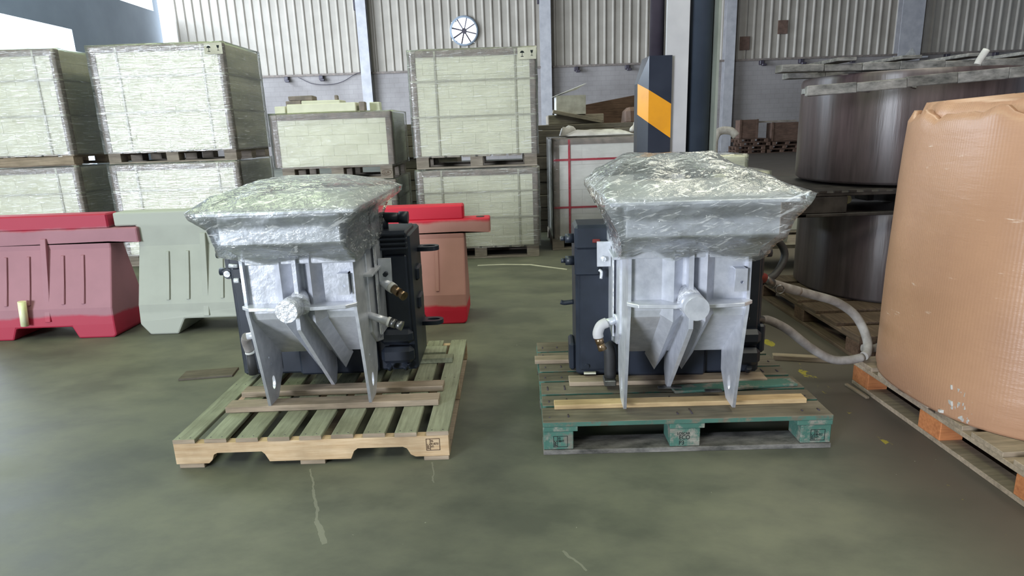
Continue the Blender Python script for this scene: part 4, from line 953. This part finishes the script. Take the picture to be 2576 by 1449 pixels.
        MB().tube([(-0.41, 0.60, 0.31), (-0.455, 0.60, 0.305), (-0.475, 0.60, 0.31)], 0.012).build('side_hook', K, T)
        MB().box(-0.44, -0.41, 0.45, 0.60, 0.0, 0.14, 0.01).build('side_lug', K, T)
        MB().box(-0.375, -0.318, 0.365, 0.38, 0.012, 0.020).build('rating_tag', M['label'], T)
        for zz in (0.66, 0.575): MB().cyl((0.455, 0.42, zz), (0.49, 0.42, zz), 0.022, n=8).build('stud', K, T)
        MB().box(0.44, 0.475, 0.38, 0.5, 0.10, 0.24, 0.01).build('side_flange', K, T)
        MB().box(0.0, 0.105, 0.26, 0.285, 0.002, 0.008).build('foot_clip', M['steel'], T).location = (-0.05, -0.055, -0.002)
        MB().box(0.0, 0.075, 0.26, 0.285, 0.002, 0.008).build('foot_clip', M['steel'], T).location = (0.15, -0.10, -0.002)
    # film draped over the head
    def rr(x0, x1, y0, y1, z, rnd_, spike=(0, 0, 0, 0), n=22, wob=0.0, seed=0.0):
        pts = []; cs = [(x0, y0), (x1, y0), (x1, y1), (x0, y1)]
        cxm, cym = (x0 + x1) / 2, (y0 + y1) / 2
        for k in range(4):
            a, b = Vector(cs[k]), Vector(cs[(k + 1) % 4])
            for i in range(n):
                t = i / n; p = a.lerp(b, t)
                # round the corners, then pull the spiked ones out
                e = min(t, 1 - t); ck = k if t < 0.5 else (k + 1) % 4
                q = max(0.0, 1 - e / 0.14)
                c = Vector((cxm, cym)); p = p + (c - p) * (rnd_ * q * q)
                p = p + (Vector(cs[ck]) - c).normalized() * spike[ck] * max(0.0, 1 - e / 0.20) ** 2
                zz = z + wob * noise.noise(Vector((p.x * 9 + seed, p.y * 9, seed)))
                pts.append((p.x, p.y, zz))
        return pts
    x0, x1 = fx
    if left:
        L = [rr(-0.02, 0.04, 0.05, 0.12, 1.005, 0.1), rr(-0.15, 0.14, -0.05, 0.30, 1.000, 0.1), rr(x0 + 0.03, x1 - 0.03, -0.30, 0.46, 0.958, 0.05, wob=0.02),
             rr(x0 - 0.012, x1 + 0.012, -0.36, 0.535, 0.922, 0.0, (0.015, 0.0, 0.03, 0.02)), rr(x0 - 0.006, x1 + 0.006, -0.355, 0.53, 0.895, 0.0, (0.015, 0, 0.03, 0.01)),
             rr(-0.225, 0.272, -0.325, 0.49, 0.850, 0.0, (0.008, 0.0, 0.02, 0)), rr(-0.216, 0.262, -0.316, 0.445, 0.782, 0.0, wob=0.006),
             rr(-0.252, 0.262, -0.235, 0.42, 0.735, 0.0, wob=0.01), rr(-0.264, 0.264, -0.140, 0.415, 0.69, 0.0, wob=0.03, seed=3)]
    else:
        L = [rr(-0.10, 0.0, 0.10, 0.2, 1.045, 0.1), rr(-0.22, 0.16, 0.0, 0.36, 1.030, 0.1, wob=0.03), rr(x0 + 0.02, x1 - 0.03, -0.26, 0.50, 0.965, 0.05, wob=0.035, seed=5),
             rr(x0 - 0.02, x1 + 0.01, -0.36, 0.56, 0.930, 0.03, (0.0, 0.05, 0.0, 0.02), wob=0.01), rr(x0 - 0.02, x1 + 0.0, -0.355, 0.56, 0.895, 0.03, (0.0, 0.045, 0, 0.02)),
             rr(-0.315, 0.285, -0.325, 0.50, 0.845, 0.01, (0, 0.012, 0, 0.02), wob=0.008), rr(-0.285, 0.268, -0.316, 0.45, 0.782, 0.0, wob=0.008),
             rr(-0.270, 0.262, -0.235, 0.42, 0.735, 0.0, wob=0.02), rr(-0.264, 0.264, -0.145, 0.415, 0.685, 0.0, wob=0.05, seed=8)]
    # subdivide between rings
    RR = []
    for a, b in zip(L, L[1:]):
        for k in range(5):
            t = k / 5; RR.append([tuple(Vector(p).lerp(Vector(q), t)) for p, q in zip(a, b)])
    RR.append(L[-1])
    c = Vector((0, 0.08, 0.85)); out = []
    for r in RR:
        q = []
        for p in r:
            p = Vector(p); nn = (p - c).normalized()
            d = 0.007 * noise.noise(p * 14) + 0.006 * noise.noise(Vector((p.x * 8, p.y * 8, p.z * 40)) + Vector((7, 3, 1)))
            q.append(p + nn * (0.004 + abs(d)))
        out.append(q)
    mb = MB(); mb.rings(out, cap=False); mb._f([v for v in mb.bm.verts[:len(out[0])]], True)
    mb.build('plastic_wrap', M['film_head'], T)
    return T
machine('silver hopper machine with film wrapped top on the pale pallet, left', -0.884, 2.665, 0.161, 0.0, True)
machine('silver hopper machine with film wrapped top and hoses on the green pallet', 0.687, 2.472, 0.171, -0.05, False)

# hoses of the right machine
h1 = thing('air_hose', 'upper grey hose looping down from the red coupling of the right machine', 'hose', (1.10, 2.85, 0.65))
def rel(pts, o): return [(p[0] - o[0], p[1] - o[1], p[2] - o[2]) for p in pts]
o1 = (1.10, 2.85, 0.65)
MB().cyl(*rel([(1.10, 2.85, 0.655), (1.175, 2.875, 0.622)], o1), 0.022, 0.024).build('red_coupling', M['red_metal'], h1)
MB().cyl(*rel([(1.17, 2.873, 0.624), (1.235, 2.91, 0.582)], o1), 0.018, 0.022).build('claw_coupling', M['steel'], h1)
rg = MB().tube(rel([(1.262 + 0.020 * math.cos(a), 2.895, 0.560 + 0.020 * math.sin(a)) for a in [2 * PI * k / 10 for k in range(11)]], o1), 0.003, 6, 3); rg.build('ring_clip', M['steel'], h1)
MB().tube(rel([(1.225, 2.905, 0.588), (1.30, 2.95, 0.557), (1.40, 3.0, 0.520)], o1), 0.023).build('hose_sleeve', M['hose'], h1)
MB().tube(rel([(1.38, 2.99, 0.527), (1.511, 3.05, 0.480), (1.64, 3.10, 0.430), (1.745, 3.12, 0.36), (1.79, 3.10, 0.29), (1.80, 3.06, 0.225), (1.775, 3.01, 0.185), (1.745, 2.985, 0.175)], o1), 0.022).build('hose_pipe', M['hose'], h1)
h2 = thing('air_hose', 'lower grey hose drooping from the right machine to the drum pallet', 'hose', (1.10, 2.85, 0.44))
o2 = (1.10, 2.85, 0.44)
MB().cyl(*rel([(1.09, 2.84, 0.446), (1.18, 2.875, 0.420)], o2), 0.019).build('coupling', M['steel'], h2)
MB().tube(rel([(1.17, 2.87, 0.424), (1.225, 2.895, 0.408), (1.325, 2.92, 0.350), (1.455, 2.95, 0.245), (1.575, 2.97, 0.172), (1.67, 2.98, 0.160), (1.74, 2.985, 0.170)], o2), lambda t: 0.021 if t > 0.12 else 0.017 + 0.03 * t).build('hose_pipe', M['hose'], h2)
h3 = tag(MB().tube([(1.17, 3.02, 0.735), (1.25, 3.05, 0.750), (1.315, 3.08, 0.755), (1.352, 3.08, 0.70), (1.335, 3.06, 0.645), (1.27, 3.0, 0.60), (1.19, 2.95, 0.585)], 0.018).build('black_hose', M['black_rubber']), 'short black hose loop at the upper right of the right machine', 'hose')
tag(MB().tube([(1.80, 3.10, 0.175), (1.86, 3.10, 0.172), (1.96, 3.16, 0.172), (2.1, 3.25, 0.172)], 0.020).build('hose_end', M['hose']), 'hose piece lying between the drum and the cardboard container', 'hose')

# ------------------------------------------------------------------ drums on the right
def floor_pallet(label, x, y, w, d, wm, bm_, h=0.145, rz=0.0, n=6):
    t = thing('wooden_pallet', label, 'pallet', (x, y, 0), rz); th = 0.021
    bw = w / n * 0.8
    me = MB().box(0, w, 0, d / n * 0.8, 0, th, 0.002).mesh('deck_board', M[wm])
    for k in range(n): link('deck_board', me, t, (0, k * (d - d / n * 0.8) / (n - 1), h - th))
    me = MB().box(0, 0.1, 0, d, 0, th, 0.002).mesh('stringer_board', M[wm])
    me2 = MB().box(0, 0.1, 0, d, 0, th, 0.002).mesh('bottom_board', M['wood_batten' if bm_ == 'wood_orange' else wm])
    bk = MB().box(0, 0.1, 0, 0.14, 0, h - 3 * th, 0.003).mesh('block', M[bm_])
    for i in range(3):
        link('stringer_board', me, t, (i * (w - 0.1) / 2, 0, h - 2 * th)); link('bottom_board', me2, t, (i * (w - 0.1) / 2, 0, 0))
        for j in range(3): link('block', bk, t, (i * (w - 0.1) / 2, j * (d - 0.14) / 2, th))
    return t
floor_pallet('dark old pallet on the floor under the lower dark drum', 1.93, 3.36, 1.35, 1.5, 'wood_old_y', 'wood_brown')
floor_pallet('pallet with orange pine blocks under the cardboard container', 1.755, 1.86, 1.2, 1.2, 'wood_batten', 'wood_orange', rz=0.012)
def squircle(r, n=72, k=2.6): return [((abs(math.cos(a)) ** (2 / k)) * math.copysign(1, math.cos(a)) * r, (abs(math.sin(a)) ** (2 / k)) * math.copysign(1, math.sin(a)) * r) for a in [2 * PI * i / n for i in range(n)]]
def drum(label, cx, cy, z0, z1, r):
    t = thing('fibre_drum', label, 'drum', (cx, cy, z0), 0, 'dark fibre drums')
    sq = squircle(r, k=2.15); Hh = z1 - z0
    lv = [(0.96, 0), (1.0, 0.02), (1.0, Hh - 0.03), (0.99, Hh - 0.01), (0.97, Hh)]
    MB().rings([[(x * s, y * s, z) for x, y in sq] for s, z in lv]).build('drum_wall', M['drum'], t)
    return t
DX, DY = 2.72, 4.50
drum('lower dark brown fibre drum on the old pallet', DX, DY, 0.147, 0.745, 0.60)
# black plastic pallet between the drums
PP = thing('plastic_pallet', 'black plastic pallet between the two dark drums', 'pallet', (1.76, 3.86, 0.748))
pw, pd, ph = 1.55, 1.25, 0.15
MB().box(0, pw, 0, pd, ph - 0.025, ph, 0.003).build('deck', M['plastic_black'], PP)
MB().box(0, pw, 0, 0.05, 0, 0.02, 0.003).box(0, pw, pd - 0.05, pd, 0, 0.02, 0.003).box(0, 0.05, 0, pd, 0, 0.02).box(pw - 0.05, pw, 0, pd, 0, 0.02).build('base_rim', M['plastic_black'], PP)
me = MB().box(0, 0.30, 0, 0.16, 0, ph - 0.045, 0.006).mesh('foot_block', M['plastic_black'])
me_s = MB().box(0, 0.05, 0, 0.16, 0, ph - 0.045, 0.004).mesh('foot_block', M['plastic_black'])
for x, q in ((0.0, me), (0.72, me_s), (1.25, me)):
    for yy in (0.002, pd / 2 - 0.08, pd - 0.162): link('foot_block', q, PP, (x, yy, 0.02))
rim = MB()
for k in range(14): rim.box(-0.004, 0.012, 0.03 + k * 0.085, 0.075 + k * 0.085, ph - 0.004, ph + 0.012)
for k in range(17): rim.box(0.03 + k * 0.09, 0.075 + k * 0.09, -0.003, 0.012, ph - 0.003, ph + 0.009)
r_ = rim.build('rim_teeth', M['plastic_black'], PP); r_['kind'] = 'stuff'
MB().cyl((0.47, 0.35, 0.06), (0.47, 0.33, 0.06), 0.03, n=8).build('foam_plug', M['reflector'], PP)
drum('upper dark brown fibre drum with a bright streak, on the black plastic pallet', DX, DY, 0.915, 1.60, 0.64)
cv = thing('torn_cover', 'torn pale grey cover edge at the left rim of the upper drum', 'cover', (DX, DY, 1.45))
mb = MB(); A0, A1, na = PI * 1.36, PI * 0.92, 40
lo, hi = [], []
for i in range(na + 1):
    a = A0 + (A1 - A0) * i / na
    k = 2.15; x = (abs(math.cos(a)) ** (2 / k)) * math.copysign(1, math.cos(a)) * 0.648; y = (abs(math.sin(a)) ** (2 / k)) * math.copysign(1, math.sin(a)) * 0.648
    w = 0.035 * noise.noise(Vector((a * 9, 1, 0))) + 0.02 * noise.noise(Vector((a * 31, 5, 0)))
    lo.append((x, y, 0.05 + w)); hi.append((x, y, 0.085 + 0.5 * w))
inn = [(x * 0.988, y * 0.988, z) for x, y, z in hi]; inn2 = [(x * 0.988, y * 0.988, z) for x, y, z in lo]
mb.rings([lo, hi, inn, inn2, lo], cap=False, closed=False, smooth=False)
mb.build('cover_strip', M['paper_grey'], cv)
FR_ = thing('old_timber_frame', 'mouldy grey timber frame with two long beams lying over the upper drum', 'timber', (1.69, 3.60, 1.50))
def beam(nm, p, L, h, d, rz, mat, tilt=0.0, n=6):
    x = 0
    for k in range(n):
        l = L / n * random.uniform(0.8, 1.2)
        o = MB().box(x, x + l - 0.003, random.uniform(0, 0.010), d, random.uniform(0, 0.005), h - random.uniform(0, 0.010), 0.004, rot=Matrix.Rotation(rz, 3, 'Z') @ Matrix.Rotation(-tilt, 3, 'Y'), jit=0.003).build(nm, M[mat], FR_, p); x += l
beam('beam_piece', (0.0, 0.10, -0.045), 1.75, 0.062, 0.05, -0.12, 'wood_mould', 0.050)
beam('beam_piece', (0.02, 0.52, 0.115), 1.62, 0.055, 0.10, 0.0, 'wood_mould', -0.01)
beam('beam_piece', (0.35, 1.2, 0.115), 1.50, 0.055, 0.10, 0.0, 'wood_mould', 0.0)
for x in (0.35, 0.75, 1.15, 1.5): MB().box(x, x + 0.12, 0.5, 1.3, 0.17, 0.19, 0.003).build('cross_board', M['wood_mould'], FR_)
tag(MB().tube([(2.54, 3.585, 1.585), (2.55, 3.585, 1.61), (2.575, 3.58, 1.66)], 0.018).build('cloth_knot', M['paper']), 'white cloth tip standing up on the front mouldy beam', 'scrap')
tag(MB().prism([(0, 0, 0), (0.52, 0, 0), (0.30, 0, 0.36)], (0, 0.02, 0)).build('folded_card', M['paper'], None, (16.9, 28.3, ZS - 0.16)), 'white triangular folded card against the wide wall post', 'card')
tag(MB().box(0, 1.3, 0, 0.35, 0, 0.06).build('wall_ledge', M['white_paint'], None, (16.6, 28.29, ZS - 0.225)), 'small pale ledge on the wide wall post below the folded card', 'ledge')

# cardboard container in the right foreground
CC = thing('cardboard_container', 'tall brown film wrapped cardboard container at the right edge', 'container', (2.285, 2.60, 0.147))
n = 120; R0 = 0.565; Hc = 1.19
base = squircle(R0, n, 2.5)
lv = [0, 0.01, 0.04, 0.15, 0.3, 0.5, 0.7, 0.9, 1.05, 1.12, 1.16, Hc]
rgs = []
for z in lv:
    r = []
    for i, (x, y) in enumerate(base):
        a = math.atan2(y, x)
        bul = 1 + 0.012 * math.sin(z / Hc * PI) + 0.006 * noise.noise(Vector((math.cos(a) * 2, math.sin(a) * 2, z * 3)))
        if z < 0.02: bul *= 0.985
        bul *= 1.02 - 0.04 * z / Hc
        zt = z
        if z > 1.1: zt = z + (0.035 * noise.noise(Vector((math.cos(a) * 5, math.sin(a) * 5, 1.0))) + 0.015 * noise.noise(Vector((math.cos(a) * 16, math.sin(a) * 16, 4.0)))) * (z - 1.1) / 0.09
        if z == Hc: bul *= 0.975
        r.append((x * bul, y * bul, zt))
    rgs.append(r)
inner = [(x * 0.95, y * 0.95, z) for x, y, z in rgs[-1]]
inner2 = [(x * 0.95, y * 0.95, Hc - 0.12) for x, y in base]
MB().rings(rgs + [inner, inner2]).build('container_wall', M['cardboard'], CC)
crown = MB()
rg1, rg2, rg3 = [], [], []
for x, y in [(x * 0.93, y * 0.93) for x, y in base]:
    a = math.atan2(y, x); h = 0.05 + 0.07 * max(0, noise.noise(Vector((math.cos(a) * 2.2, math.sin(a) * 2.2, 9.0)))) + 0.02 * noise.noise(Vector((math.cos(a) * 9, math.sin(a) * 9, 3.0)))
    rg1.append((x, y, Hc - 0.05)); rg2.append((x * 0.94, y * 0.94, Hc + h * 0.8)); rg3.append((x * 0.4, y * 0.4, Hc + h * 1.1))
crown.rings([rg1, rg2, rg3]).build('folded_top', M['wood_orange'] if False else M['cardboard'], CC)
tear = MB(); 
for k in range(60):
    a = -2.60 + random.gauss(0, 0.06); z = random.uniform(0.01, 0.14); rr_ = 0.597
    x, y = rr_ * math.cos(a), rr_ * math.sin(a); s_ = random.uniform(0.003, 0.009)
    tear.box(x - s_, x + s_, y - s_, y + s_, z - s_, z + s_, 0, jit=s_ * 0.5)
to = tear.build('torn_patch', M['paper'], CC); to['kind'] = 'stuff'
